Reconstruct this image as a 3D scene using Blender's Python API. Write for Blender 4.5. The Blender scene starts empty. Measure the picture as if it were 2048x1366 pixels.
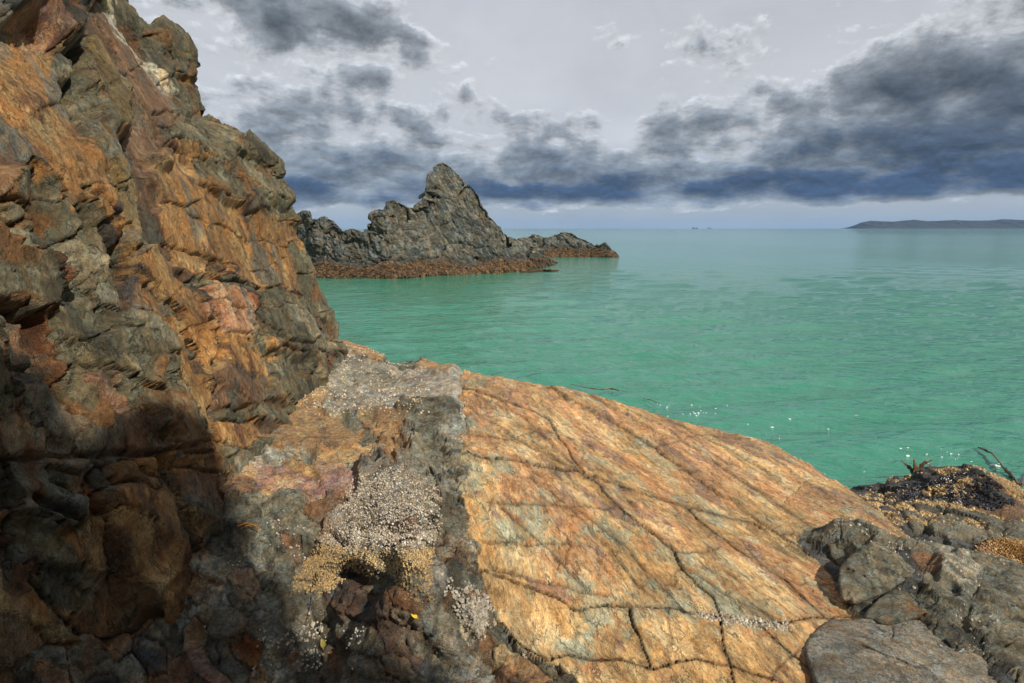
import bpy, bmesh, math, random, time
import numpy as np
from mathutils import Vector

T0 = time.time()
scene = bpy.context.scene
col = scene.collection
rnd = random.Random(7)
RS = np.random.RandomState(11)

# ------------------------------------------------------------------ camera
F = 1138.0            # focal length in photo pixels (photo 2048 x 1366)
H = 3.6               # eye above the water, metres
PIT = math.atan(226.5 / F)
cam_d = bpy.data.cameras.new("camera")
cam = bpy.data.objects.new("camera", cam_d)
col.objects.link(cam)
cam.location = (0, 0, H)
cam.rotation_euler = (math.pi / 2 - PIT, 0, 0)
cam_d.sensor_width = 36.0
cam_d.lens = 36.0 * F / 2048.0
cam_d.clip_start = 0.05
cam_d.clip_end = 90000
scene.camera = cam

# ------------------------------------------------------------------ light
SUN_DIR = Vector((0.56, -0.42, 0.715)).normalized()
sun_el = math.asin(SUN_DIR.z)
sun_az = math.atan2(SUN_DIR.x, SUN_DIR.y)
sd = bpy.data.lights.new("sun", 'SUN')
sd.energy = 5.0
sd.angle = math.radians(0.6)
sd.color = (1.0, 0.93, 0.82)
so = bpy.data.objects.new("sun", sd)
so.rotation_euler = SUN_DIR.to_track_quat('Z', 'Y').to_euler()
so.location = (20, -5, 40)
col.objects.link(so)
scene.view_settings.view_transform = 'Standard'
scene.view_settings.look = 'None'
scene.view_settings.exposure = 0.18
scene.view_settings.gamma = 1.0
scene.view_settings.use_curve_mapping = False
scene.cycles.max_bounces = 4
scene.cycles.diffuse_bounces = 2
scene.cycles.glossy_bounces = 2
scene.cycles.volume_bounces = 0
scene.cycles.caustics_reflective = False
scene.cycles.caustics_refractive = False


def ray(u, v):
    u = np.asarray(u, float); v = np.asarray(v, float)
    dx = (u - 1024) / F; dy = (683 - v) / F
    return np.stack([dx, math.cos(PIT) + dy * math.sin(PIT) + 0 * dx,
                     -math.sin(PIT) + dy * math.cos(PIT) + 0 * dx], -1)


def at_z(u, v, z):
    d = ray(u, v)
    t = (np.asarray(z, float) - H) / d[..., 2]
    return d * t[..., None] + np.array([0, 0, H])


def at_y(u, v, y):
    d = ray(u, v)
    t = np.asarray(y, float) / d[..., 1]
    return d * t[..., None] + np.array([0, 0, H])


def proj(P):
    x = P[..., 0]; y = P[..., 1]; z = P[..., 2] - H
    fw = np.maximum(y * math.cos(PIT) - z * math.sin(PIT), 0.05)
    up = y * math.sin(PIT) + z * math.cos(PIT)
    return 1024 + F * x / fw, 683 - F * up / fw


def azel(u, v):
    d = ray(u, v); d = d / np.linalg.norm(d)
    return math.atan2(d[0], d[1]), math.asin(d[2])


# ------------------------------------------------------------------ node helper
class NT:
    def __init__(self, tree):
        self.t = tree; self.n = tree.nodes; self.l = tree.links

    def put(self, sock, val):
        if isinstance(val, bpy.types.NodeSocket):
            self.l.new(val, sock)
        elif val is not None:
            try:
                sock.default_value = val
            except Exception:
                if isinstance(val, (int, float)):
                    sock.default_value = (val, val, val)
                else:
                    sock.default_value = tuple(val) + (1.0,)

    def m(self, op, a, b=None, c=None, clamp=False):
        nd = self.n.new('ShaderNodeMath'); nd.operation = op; nd.use_clamp = clamp
        self.put(nd.inputs[0], a)
        if b is not None: self.put(nd.inputs[1], b)
        if c is not None: self.put(nd.inputs[2], c)
        return nd.outputs[0]

    def vm(self, op, a, b=None):
        nd = self.n.new('ShaderNodeVectorMath'); nd.operation = op
        self.put(nd.inputs[0], a)
        if b is not None: self.put(nd.inputs[1], b)
        return nd.outputs[0]

    def xyz(self, a, b, c):
        nd = self.n.new('ShaderNodeCombineXYZ')
        for i, q in enumerate((a, b, c)): self.put(nd.inputs[i], q)
        return nd.outputs[0]

    def noise(self, vec, scale, detail=4, rough=0.55, dist=0.0):
        nd = self.n.new('ShaderNodeTexNoise')
        self.put(nd.inputs['Vector'], vec); self.put(nd.inputs['Scale'], scale)
        nd.inputs['Detail'].default_value = detail
        nd.inputs['Roughness'].default_value = rough
        nd.inputs['Distortion'].default_value = dist
        return nd.outputs[0]

    def ramp(self, fac, stops, interp='LINEAR'):
        nd = self.n.new('ShaderNodeValToRGB'); nd.color_ramp.interpolation = interp
        el = nd.color_ramp.elements
        while len(el) < len(stops): el.new(0.5)
        for e, (p, c) in zip(el, stops):
            e.position = p
            e.color = (c, c, c, 1) if isinstance(c, (int, float)) else tuple(c) + (1,)
        self.put(nd.inputs[0], fac)
        return nd.outputs[0]

    def mix(self, fac, a, b, typ='MIX'):
        nd = self.n.new('ShaderNodeMix'); nd.data_type = 'RGBA'; nd.blend_type = typ
        self.put(nd.inputs[0], fac); self.put(nd.inputs[6], a); self.put(nd.inputs[7], b)
        return nd.outputs[2]

    def sstep(self, x, a, b):
        nd = self.n.new('ShaderNodeMapRange'); nd.interpolation_type = 'SMOOTHSTEP'
        self.put(nd.inputs[0], x); self.put(nd.inputs[1], a); self.put(nd.inputs[2], b)
        nd.inputs[3].default_value = 0; nd.inputs[4].default_value = 1
        return nd.outputs[0]


# ------------------------------------------------------------------ sky
def build_world():
    w = bpy.data.worlds.new("World"); scene.world = w; w.use_nodes = True
    w.node_tree.nodes.clear()
    t = NT(w.node_tree)
    out = t.n.new('ShaderNodeOutputWorld'); bg = t.n.new('ShaderNodeBackground')
    sky = t.n.new('ShaderNodeTexSky'); sky.sky_type = 'NISHITA'; sky.sun_disc = False
    sky.sun_elevation = sun_el; sky.sun_rotation = sun_az
    tc = t.n.new('ShaderNodeTexCoord')
    D = tc.outputs['Generated']
    sp = t.n.new('ShaderNodeSeparateXYZ'); t.l.new(D, sp.inputs[0])
    x, y, z = sp.outputs
    el = t.m('MULTIPLY', t.m('ARCSINE', z), 57.29578)       # degrees
    az = t.m('MULTIPLY', t.m('ARCTAN2', x, y), 57.29578)
    # noise coordinates: on the sphere of directions, squeezed vertically towards the horizon
    eln = t.m('MULTIPLY', t.m('POWER', t.m('MAXIMUM', t.m('ADD', el, 2.0), 0.01), 0.72), 0.098)
    h1 = t.vm('NORMALIZE', t.xyz(x, y, 0.0))
    sx = t.n.new('ShaderNodeSeparateXYZ'); t.l.new(h1, sx.inputs[0])

    def P(dz, k=1.0):
        return t.xyz(t.m('MULTIPLY', sx.outputs[0], k), t.m('MULTIPLY', sx.outputs[1], k), t.m('ADD', eln, dz))
    nA = t.noise(P(0.0), 9.0, 10, 0.60, 0.15)
    nB = t.noise(P(0.016), 9.0, 10, 0.60, 0.15)
    nC = t.noise(P(3.7), 3.0, 4, 0.5, 0.2)
    nF = t.noise(P(7.1), 22.0, 6, 0.6, 0.3)
    # the bank of stratocumulus over the horizon, ragged at its base
    elw = t.m('ADD', el, t.m('MULTIPLY', t.m('SUBTRACT', nC, 0.5), 3.0))
    bias = t.ramp(t.m('DIVIDE', elw, 40.0),
                  [(0.0, 0.05), (0.035, 0.14), (0.074, 0.78), (0.10, 0.84), (0.14, 0.72), (0.20, 0.64),
                   (0.26, 0.54), (0.31, 0.34), (0.37, 0.16), (0.6, 0.14), (1.0, 0.36)])

    def blob(u, v, ru, rv, amp, rot=0.0):
        a0, e0 = azel(u, v)
        a0 = math.degrees(a0); e0 = math.degrees(e0)
        da = t.m('SUBTRACT', az, a0); de = t.m('SUBTRACT', el, e0)
        c, s = math.cos(rot), math.sin(rot)
        p = t.m('ADD', t.m('MULTIPLY', da, c / ru), t.m('MULTIPLY', de, s / ru))
        q = t.m('SUBTRACT', t.m('MULTIPLY', de, c / rv), t.m('MULTIPLY', da, s / rv))
        r = t.m('ADD', t.m('MULTIPLY', p, p), t.m('MULTIPLY', q, q))
        return t.m('MULTIPLY', t.m('EXPONENT', t.m('MULTIPLY', r, -1.0)), amp)
    blobs = [(560, 20, 13, 5.2, 0.62, -0.30), (820, 110, 8, 3.0, 0.30, -0.2), (1990, 185, 13, 4.2, 0.46, 0.10),
             (2000, 330, 16, 3.2, 0.24, 0.05), (1410, 95, 7, 2.4, 0.36, -0.05), (2060, 40, 12, 4, 0.25, 0),
             (1120, 385, 12, 1.7, 0.34, 0.0), (620, 385, 9, 1.6, 0.12, 0.0), (1600, 365, 14, 1.6, 0.2, 0.06),
             (900, 190, 16, 3.4, -0.16, 0), (1250, 180, 12, 3.0, -0.16, 0), (1550, 250, 9, 1.8, -0.05, 0)]
    tot = bias
    for b in blobs: tot = t.m('ADD', tot, blob(*b))
    dens = t.m('ADD', t.m('MULTIPLY', t.m('SUBTRACT', nA, 0.5), 1.9), tot)
    dens = t.m('ADD', dens, t.m('MULTIPLY', t.m('SUBTRACT', nF, 0.5), 0.45))
    low = t.ramp(t.m('DIVIDE', el, 40.0), [(0.0, 1.0), (0.10, 0.95), (0.20, 0.35), (0.34, 0.0)])
    clear = t.ramp(t.m('DIVIDE', el, 40.0),
                   [(0.0, (0.34, 0.45, 0.56)), (0.02, (0.38, 0.46, 0.55)), (0.05, (0.42, 0.48, 0.56)), (0.10, (0.30, 0.40, 0.58)),
                    (0.2, (0.63, 0.66, 0.72)), (0.32, (0.61, 0.635, 0.685)), (1.0, (0.55, 0.575, 0.63))])
    darkc = t.mix(low, (0.105, 0.125, 0.145), (0.036, 0.076, 0.165))
    midc = t.mix(low, (0.29, 0.32, 0.355), (0.25, 0.31, 0.39))
    litc = t.mix(low, (0.64, 0.66, 0.70), (0.46, 0.51, 0.575))
    nV = t.noise(P(11.3), 4.5, 7, 0.58, 0.4)
    veil = t.m('ADD', 0.80, t.m('MULTIPLY', nV, 0.40))
    clear = t.vm('MULTIPLY', clear, t.xyz(veil, veil, t.m('ADD', 0.06, t.m('MULTIPLY', veil, 0.94))))
    c = t.mix(t.sstep(dens, 0.40, 0.54), clear, litc)
    c = t.mix(t.sstep(dens, 0.50, 0.74), c, midc)
    c = t.mix(t.sstep(dens, 0.70, 1.15), c, darkc)
    # sunlit shoulders and shaded bellies of the cloud bank
    sh = t.m('MULTIPLY', t.m('SUBTRACT', nA, nB), t.sstep(dens, 0.38, 0.62))
    k = t.m('ADD', 1.0, t.m('MULTIPLY', sh, 4.6))
    k = t.m('MAXIMUM', t.m('MINIMUM', k, 1.75), 0.62)
    c = t.vm('MULTIPLY', c, t.xyz(k, k, k))
    c = t.vm('MULTIPLY', c, (10.0, 10.0, 10.0))
    fin = t.mix(0.94, sky.outputs[0], c)
    t.l.new(fin, bg.inputs[0]); bg.inputs[1].default_value = 0.085
    t.l.new(bg.outputs[0], out.inputs[0])


build_world()

# ------------------------------------------------------------------ numpy noise
_perm = np.arange(256); RS.shuffle(_perm); PERM = np.concatenate([_perm, _perm, _perm]).astype(np.int32)
_g = RS.normal(size=(256, 3)); GRAD = (_g / np.linalg.norm(_g, axis=1)[:, None]).astype(np.float32)
RND3 = RS.rand(256, 3).astype(np.float32)


def _h(ix, iy, iz):
    return PERM[PERM[PERM[ix & 255] + (iy & 255)] + (iz & 255)]


def noise(P, s=1.0, seed=0):
    P = (np.asarray(P, np.float32) * np.float32(s) + np.float32(seed * 17.31 + 100.0))
    I = np.floor(P).astype(np.int32); f = P - I
    w = f * f * f * (f * (f * 6 - 15) + 10)
    r = None
    out = 0
    for dx in (0, 1):
        wx = w[:, 0] if dx else 1 - w[:, 0]
        for dy in (0, 1):
            wy = wx * (w[:, 1] if dy else 1 - w[:, 1])
            for dz in (0, 1):
                g = GRAD[_h(I[:, 0] + dx, I[:, 1] + dy, I[:, 2] + dz)]
                d = g[:, 0] * (f[:, 0] - dx) + g[:, 1] * (f[:, 1] - dy) + g[:, 2] * (f[:, 2] - dz)
                out = out + wy * (w[:, 2] if dz else 1 - w[:, 2]) * d
    return out * 1.5


def fbm(P, s=1.0, o=4, g=0.5, seed=0):
    a = 1.0; r = 0; t = 0
    for i in range(o):
        r = r + a * noise(P, s, seed + i * 3.7); t += a
        a *= g; s *= 2.03
    return r / (t ** 0.75)


def ridged(P, s=1.0, o=4, g=0.5, seed=0):
    a = 1.0; r = 0; t = 0
    for i in range(o):
        r = r + a * (1 - 2 * np.abs(noise(P, s, seed + i * 2.9))); t += a
        a *= g; s *= 2.1
    return r / t


def worley(P, s=1.0, seed=0, jit=0.9):
    """nearest jittered cell: distance to 1st/2nd, per-cell random triple, offset from the cell centre"""
    P = (np.asarray(P, np.float32) * np.float32(s) + np.float32(seed * 31.7 + 200.0))
    I = np.floor(P).astype(np.int32); f = P - I
    n = len(P)
    d1 = np.full(n, 9.0, np.float32); d2 = np.full(n, 9.0, np.float32)
    hid = np.zeros(n, np.int32); off = np.zeros((n, 3), np.float32)
    for dx in (-1, 0, 1):
        for dy in (-1, 0, 1):
            for dz in (-1, 0, 1):
                h = _h(I[:, 0] + dx, I[:, 1] + dy, I[:, 2] + dz)
                c = RND3[h]
                o = f - (np.array([dx, dy, dz], np.float32) + 0.5 + (c - 0.5) * jit)
                d = (o * o).sum(1)
                m = d < d1
                d2 = np.where(m, d1, np.minimum(d2, d))
                d1 = np.where(m, d, d1)
                hid = np.where(m, h, hid)
                off[m] = o[m]
    return np.sqrt(d1), np.sqrt(d2), hid, off


def facets(P, s, seed, tilt=1.0, step=0.5):
    """angular broken-rock relief: every cell is a tilted plane, edges drop into fine joints"""
    d1, d2, h, o = worley(P, s, seed)
    r = RND3[(h * 7 + 13) & 255] - 0.5
    k = RND3[(h * 5 + 71) & 255][:, 0] - 0.5
    e = d2 - d1
    return (o * r).sum(1) * 2 * tilt + k * step, e, k


def chisel(P, s, seed, fs, o=3, g=0.5):
    """broken rock: a smooth field replaced, cell by cell, by its own tangent plane"""
    d1, d2, h, off = worley(P, s, seed)
    c = P - off / s
    f0 = fbm(c, fs, o, g, seed + 1); e = 0.12 / fs
    r = f0
    for i in range(3):
        dv = np.zeros(3); dv[i] = e
        r = r + (fbm(c + dv, fs, o, g, seed + 1) - f0) / e * off[:, i] / s
    k = RND3[(h * 5 + 71) & 255][:, 0] - 0.5
    return r, d2 - d1, k


def calm(D, G, lo=0.7, hi=1.6, rounds=3):
    """steps too steep for the mesh become short slopes: blur the relief only where it climbs too fast"""
    def bl(a):
        for ax in (0, 1):
            p = np.pad(a, [(2, 2) if i == ax else (0, 0) for i in range(2)], mode='edge')
            n = a.shape[ax]
            t = [np.take(p, range(j, j + n), ax) for j in range(5)]
            a = (t[0] + 4 * t[1] + 6 * t[2] + 4 * t[3] + t[4]) / 16
        return a
    hu = np.linalg.norm(np.gradient(G, axis=0), axis=-1) + 1e-6; hv = np.linalg.norm(np.gradient(G, axis=1), axis=-1) + 1e-6
    for _ in range(rounds):
        g = np.hypot(np.gradient(D, axis=0) / hu, np.gradient(D, axis=1) / hv)
        w = bl(sm(g, lo, hi))
        w = np.clip(w * 1.5, 0, 1)
        D = D * (1 - w) + bl(bl(D)) * w
    return D


def sm(x, a, b):
    t = np.clip((x - a) / (b - a), 0, 1)
    return t * t * (3 - 2 * t)


def lerp(a, b, t):
    t = np.asarray(t)
    if t.ndim == 1 and (np.ndim(a) == 2 or np.ndim(b) >= 1): t = t[:, None]
    return a * (1 - t) + b * t


def terrace(x, n, sharp=0.16):
    t = x * n; k = np.floor(t); f = t - k
    return (k + sm(f, 0, sharp)) / n


def polyline_dist(u, v, pts):
    d = np.full(u.shape, 1e9)
    for (a, b), (c, e) in zip(pts[:-1], pts[1:]):
        vx, vy = c - a, e - b
        L = vx * vx + vy * vy + 1e-9
        t = np.clip(((u - a) * vx + (v - b) * vy) / L, 0, 1)
        d = np.minimum(d, np.hypot(u - a - t * vx, v - b - t * vy))
    return d


def inpoly(u, v, poly):
    c = np.zeros(u.shape, bool); n = len(poly); j = n - 1
    for i in range(n):
        x1, y1 = poly[i]; x2, y2 = poly[j]
        if y1 != y2:
            c ^= ((y1 > v) != (y2 > v)) & (u < (x2 - x1) * (v - y1) / (y2 - y1) + x1)
        j = i
    return c


def poly_sd(u, v, poly):
    """signed distance to a closed polygon: positive outside"""
    d = polyline_dist(u, v, list(poly) + [poly[0]])
    return np.where(inpoly(u, v, poly), -d, d)


def tps(ctrl, reg=0.02):
    C = np.array(ctrl, float); X = C[:, :2]; Z = C[:, 2]; n = len(X)

    def phi(r2): return 0.5 * r2 * np.log(r2 + 1e-9)
    K = phi(((X[:, None] - X[None]) ** 2).sum(-1)) + reg * np.eye(n)
    A = np.zeros((n + 3, n + 3)); A[:n, :n] = K
    A[:n, n] = 1; A[:n, n + 1:] = X; A[n, :n] = 1; A[n + 1:, :n] = X.T
    s = np.linalg.solve(A, np.concatenate([Z, np.zeros(3)]))

    def f(x, y):
        r = s[n] + s[n + 1] * x + s[n + 2] * y
        for i in range(n):
            r = r + s[i] * phi((x - X[i, 0]) ** 2 + (y - X[i, 1]) ** 2)
        return r
    return f


# ------------------------------------------------------------------ objects
def tag(o, label=None, cat=None, group=None, kind=None):
    if label: o['label'] = label
    if cat: o['category'] = cat
    if group: o['group'] = group
    if kind: o['kind'] = kind
    return o


def empty(name, loc, label, cat, group=None):
    o = bpy.data.objects.new(name, None); col.objects.link(o)
    o.location = loc; o.empty_display_size = 0.1
    o.matrix_basis  # noqa
    tag(o, label, cat, group)
    o["_loc"] = tuple(float(q) for q in loc)
    return o


def adopt(o, parent):
    o.parent = parent
    L = parent["_loc"] if "_loc" in parent else (0, 0, 0)
    from mathutils import Matrix
    o.matrix_parent_inverse = Matrix.Translation((-L[0], -L[1], -L[2]))


def mesh_obj(name, V, faces, mat, parent=None, attrs=None, smooth=True):
    """V (n,3); faces: list of arrays (m,k) of equal k each"""
    me = bpy.data.meshes.new(name)
    V = np.asarray(V, np.float32)
    me.vertices.add(len(V)); me.vertices.foreach_set("co", V.ravel())
    faces = [np.asarray(f, np.int32) for f in faces if len(f)]
    nl = sum(f.size for f in faces); nf = sum(len(f) for f in faces)
    me.loops.add(nl); me.polygons.add(nf)
    me.loops.foreach_set("vertex_index", np.concatenate([f.ravel() for f in faces]))
    tot = np.concatenate([np.full(len(f), f.shape[1], np.int32) for f in faces])
    st = np.concatenate([[0], np.cumsum(tot)[:-1]]).astype(np.int32)
    me.polygons.foreach_set("loop_start", st)
    me.polygons.foreach_set("loop_total", tot)
    me.polygons.foreach_set("use_smooth", np.full(nf, smooth, bool))
    me.update(calc_edges=True)
    if attrs:
        for k, a in attrs.items():
            at = me.attributes.new(k, 'FLOAT_COLOR', 'POINT')
            b = np.ones((len(V), 4), np.float32); b[:, :a.shape[1]] = a
            at.data.foreach_set("color", b.ravel())
    me.materials.append(mat)
    o = bpy.data.objects.new(name, me); col.objects.link(o)
    if parent is not None: adopt(o, parent)
    return o


def grid_quads(nu, nv):
    i = np.arange(nu * nv, dtype=np.int32).reshape(nu, nv)
    return np.stack([i[:-1, :-1], i[1:, :-1], i[1:, 1:], i[:-1, 1:]], -1).reshape(-1, 4)


def grid_normals(G):
    du = np.gradient(G, axis=0); dv = np.gradient(G, axis=1)
    n = np.cross(du, dv)
    return n / (np.linalg.norm(n, axis=-1, keepdims=True) + 1e-12)


def split_blocks(V, N, quads, qid, namer, attrs, mat, depth):
    """one mesh object per id, each with a skirt running back into the rock"""
    order = np.argsort(qid, kind='stable'); q = quads[order]; ids = qid[order]
    cut = np.flatnonzero(np.diff(ids)) + 1
    for fs, i in zip(np.split(q, cut), ids[np.concatenate([[0], cut])]):
        r = namer(int(i))
        if r is None or len(fs) < 3: continue
        name, parent = r
        e = np.concatenate([fs[:, [0, 1]], fs[:, [1, 2]], fs[:, [2, 3]], fs[:, [3, 0]]]).astype(np.int64)
        key = e[:, 0] * (1 << 32) + e[:, 1]; rev = e[:, 1] * (1 << 32) + e[:, 0]
        be = e[~np.isin(key, rev)]
        uv = np.unique(fs); mp = np.full(len(V), -1, np.int64); mp[uv] = np.arange(len(uv))
        bv = np.unique(be); mb = np.full(len(V), -1, np.int64); mb[bv] = np.arange(len(bv)) + len(uv)
        dd = depth[bv] if isinstance(depth, np.ndarray) else depth
        sk = V[bv] - N[bv] * (dd[:, None] if isinstance(dd, np.ndarray) else dd)
        sq = np.stack([mp[be[:, 1]], mp[be[:, 0]], mb[be[:, 0]], mb[be[:, 1]]], -1)
        VV = np.concatenate([V[uv], sk])
        at = {k: np.concatenate([a[uv], a[bv]]) for k, a in attrs.items()}
        mesh_obj(name, VV, [np.concatenate([mp[fs], sq])], mat, parent, at)



def clean_ids(idg, rounds=60):
    """keep only the largest connected patch of every id on a 2-D grid of faces; strays join a neighbour"""
    a, b = idg.shape
    for _ in range(3):
        lab = np.arange(a * b).reshape(a, b)
        for _k in range(rounds):
            old = lab.copy()
            m = idg[1:] == idg[:-1]
            mn = np.minimum(lab[1:], lab[:-1])
            lab[1:] = np.where(m, mn, lab[1:]); lab[:-1] = np.where(m, np.minimum(mn, lab[:-1]), lab[:-1])
            m = idg[:, 1:] == idg[:, :-1]
            mn = np.minimum(lab[:, 1:], lab[:, :-1])
            lab[:, 1:] = np.where(m, mn, lab[:, 1:]); lab[:, :-1] = np.where(m, np.minimum(mn, lab[:, :-1]), lab[:, :-1])
            fl = lab.ravel()
            for _j in range(4): fl = fl[fl]
            lab = fl.reshape(a, b).copy()
            if (lab == old).all(): break
        u, inv, cnt = np.unique(lab, return_inverse=True, return_counts=True)
        inv = inv.reshape(a, b)
        cid = np.zeros(len(u), int); cid[inv.ravel()] = idg.ravel()
        best = {}
        for k in range(len(u)):
            if cid[k] not in best or cnt[k] > cnt[best[cid[k]]]: best[cid[k]] = k
        ok = np.zeros(len(u), bool); ok[list(best.values())] = True
        bad = ~ok[inv]
        if not bad.any(): break
        g = np.where(bad, -1, idg)
        for _k in range(400):
            if not (g < 0).any(): break
            for ax, d in ((0, 1), (0, -1), (1, 1), (1, -1)):
                sh = np.roll(g, d, ax)
                if ax == 0: sh[0 if d == 1 else -1] = -1
                else: sh[:, 0 if d == 1 else -1] = -1
                g = np.where((g < 0) & (sh >= 0), sh, g)
        idg = g
    return idg


# ------------------------------------------------------------------ materials
def new_mat(name):
    m = bpy.data.materials.new(name); m.use_nodes = True
    t = NT(m.node_tree); b = t.n['Principled BSDF']
    return m, t, b


def rock_material(name, scale=1.0, bump=1.0, dirs=None):
    """albedo and wetness come from the mesh ('Col', 'Msk'); grain, specks and fine relief from noise"""
    m, t, b = new_mat(name)
    a = t.n.new('ShaderNodeAttribute'); a.attribute_name = 'Col'
    k = t.n.new('ShaderNodeAttribute'); k.attribute_name = 'Msk'
    tc = t.n.new('ShaderNodeTexCoord'); P = tc.outputs['Object']
    if dirs is not None:
        d1, d2, d3 = dirs

        def dot(d):
            nd = t.n.new('ShaderNodeVectorMath'); nd.operation = 'DOT_PRODUCT'
            t.l.new(P, nd.inputs[0]); nd.inputs[1].default_value = d
            return nd.outputs['Value']
        PA = t.xyz(t.m('MULTIPLY', dot(d1), 0.22), dot(d2), dot(d3))
    else:
        PA = P
    n1 = t.noise(PA, 55 * scale, 7, 0.70, 0.3)
    n2 = t.noise(P, 210 * scale, 3, 0.6)
    n3 = t.noise(PA, 15 * scale, 6, 0.62, 0.5)
    wp = t.n.new('ShaderNodeTexNoise'); t.l.new(PA, wp.inputs['Vector']); wp.inputs['Scale'].default_value = 14 * scale
    wp.inputs['Detail'].default_value = 5; wp.inputs['Roughness'].default_value = 0.65
    PW = t.vm('ADD', PA, t.vm('MULTIPLY', t.vm('SUBTRACT', wp.outputs['Color'], (0.5, 0.5, 0.5)), (0.16 / scale, 0.16 / scale, 0.16 / scale)))

    def vor(sc, feat):
        nd = t.n.new('ShaderNodeTexVoronoi'); nd.feature = feat
        t.l.new(PW, nd.inputs['Vector']); nd.inputs['Scale'].default_value = sc * scale
        return nd
    va = vor(16, 'F1'); vb = vor(42, 'F1'); ve = vor(9, 'DISTANCE_TO_EDGE'); vf = vor(27, 'DISTANCE_TO_EDGE')

    def cellv(v):
        q = t.n.new('ShaderNodeSeparateColor'); t.l.new(v.outputs['Color'], q.inputs[0]); return q.outputs[0], q.outputs[1]
    a1, a2 = cellv(va); b1, b2 = cellv(vb)
    le = t.m('SUBTRACT', 1.0, t.sstep(ve.outputs['Distance'], 0.0, 0.045))
    lf = t.m('SUBTRACT', 1.0, t.sstep(vf.outputs['Distance'], 0.0, 0.05))
    gate = t.sstep(n3, 0.46, 0.58)
    lines = t.m('MULTIPLY', t.m('MAXIMUM', le, t.m('MULTIPLY', lf, 0.55)), t.m('ADD', 0.25, t.m('MULTIPLY', gate, 0.75)))

    def c0(x, kk): return t.m('MULTIPLY', t.m('SUBTRACT', x, 0.5), kk)
    f = t.m('ADD', t.m('ADD', c0(n1, 1.9), c0(n2, 1.2)), t.m('ADD', c0(n3, 1.3), t.m('ADD', c0(a1, 0.30), c0(b1, 0.34))))
    f = t.m('MAXIMUM', t.m('ADD', f, 1.0), 0.25)
    c = t.vm('MULTIPLY', a.outputs['Color'], t.xyz(f, f, f))
    hue = t.mix(t.sstep(t.m('ADD', n3, c0(a2, 0.25)), 0.40, 0.62), (1.10, 0.97, 0.82), (0.91, 1.0, 1.08))
    c = t.vm('MULTIPLY', c, hue)
    sp = t.n.new('ShaderNodeSeparateColor'); t.l.new(k.outputs['Color'], sp.inputs[0])
    wet = sp.outputs[0]
    c = t.mix(t.m('MULTIPLY', lines, 0.75), c, t.vm('MULTIPLY', c, (0.34, 0.30, 0.25)))
    spk = t.m('MULTIPLY', t.sstep(n2, 0.64, 0.70), 0.4)
    c = t.mix(spk, c, t.vm('MULTIPLY', c, (0.35, 0.35, 0.35)))
    t.l.new(c, b.inputs['Base Color'])
    rg = t.m('SUBTRACT', t.m('ADD', 0.70, t.m('MULTIPLY', n1, 0.25)), t.m('MULTIPLY', wet, 0.5))
    t.l.new(rg, b.inputs['Roughness'])
    b.inputs['Specular IOR Level'].default_value = 0.3
    h = t.m('ADD', t.m('MULTIPLY', n1, 1.0), t.m('ADD', t.m('MULTIPLY', n2, 0.35), t.m('MULTIPLY', n3, 1.4)))
    h = t.m('ADD', h, t.m('ADD', t.m('MULTIPLY', a1, 0.30), t.m('MULTIPLY', b1, 0.16)))
    h = t.m('SUBTRACT', h, t.m('MULTIPLY', lines, 0.55))
    bp = t.n.new('ShaderNodeBump'); bp.inputs['Strength'].default_value = 1.0
    bp.inputs['Distance'].default_value = 0.020 * bump / scale
    t.l.new(h, bp.inputs['Height']); t.l.new(bp.outputs[0], b.inputs['Normal'])
    return m


def plain_mat(name, c1, c2, scale, rough=0.6, bump=0.3, dist=0.01, stretch=(1, 1, 1), spec=0.4, attr=False):
    m, t, b = new_mat(name)
    tc = t.n.new('ShaderNodeTexCoord'); P = t.vm('MULTIPLY', tc.outputs['Object'], stretch)
    n = t.noise(P, scale, 5, 0.6, 0.2)
    c = t.mix(t.sstep(n, 0.35, 0.65), c1, c2)
    if attr:
        a = t.n.new('ShaderNodeAttribute'); a.attribute_name = 'Col'
        c = t.vm('MULTIPLY', a.outputs['Color'], t.mix(n, (0.75, 0.75, 0.75), (1.25, 1.25, 1.25)))
    t.l.new(c, b.inputs['Base Color'])
    b.inputs['Roughness'].default_value = rough
    b.inputs['Specular IOR Level'].default_value = spec
    bp = t.n.new('ShaderNodeBump'); bp.inputs['Strength'].default_value = bump
    bp.inputs['Distance'].default_value = dist
    t.l.new(n, bp.inputs['Height']); t.l.new(bp.outputs[0], b.inputs['Normal'])
    return m


# palettes (real-world albedo)
PAL = {
    'g': [(0.168, 0.157, 0.112), (0.240, 0.222, 0.160), (0.085, 0.082, 0.062)],
    'gl': [(0.29, 0.272, 0.208), (0.38, 0.355, 0.28), (0.14, 0.138, 0.108)],
    'd': [(0.066, 0.066, 0.062), (0.11, 0.11, 0.105), (0.035, 0.034, 0.032)],
    'o': [(0.42, 0.225, 0.080), (0.53, 0.340, 0.140), (0.19, 0.095, 0.045)],
    'ol': [(0.21, 0.150, 0.060), (0.30, 0.215, 0.095), (0.10, 0.085, 0.045)],
    'b': [(0.215, 0.125, 0.068), (0.29, 0.185, 0.100), (0.120, 0.105, 0.075)],
    'k': [(0.56, 0.285, 0.150), (0.62, 0.400, 0.230), (0.36, 0.150, 0.070)],
    'p': [(0.30, 0.190, 0.140), (0.40, 0.270, 0.150), (0.21, 0.115, 0.100)],
    'pg': [(0.30, 0.272, 0.215), (0.37, 0.340, 0.275), (0.20, 0.172, 0.140)],
    'bn': [(0.23, 0.200, 0.155), (0.30, 0.265, 0.205), (0.110, 0.098, 0.082)],
    'r': [(0.30, 0.120, 0.040), (0.38, 0.190, 0.070), (0.15, 0.060, 0.025)],
}
KINDS = list(PAL)
PALA = np.array([PAL[k] for k in KINDS])
KI = {k: i for i, k in enumerate(KINDS)}


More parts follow.
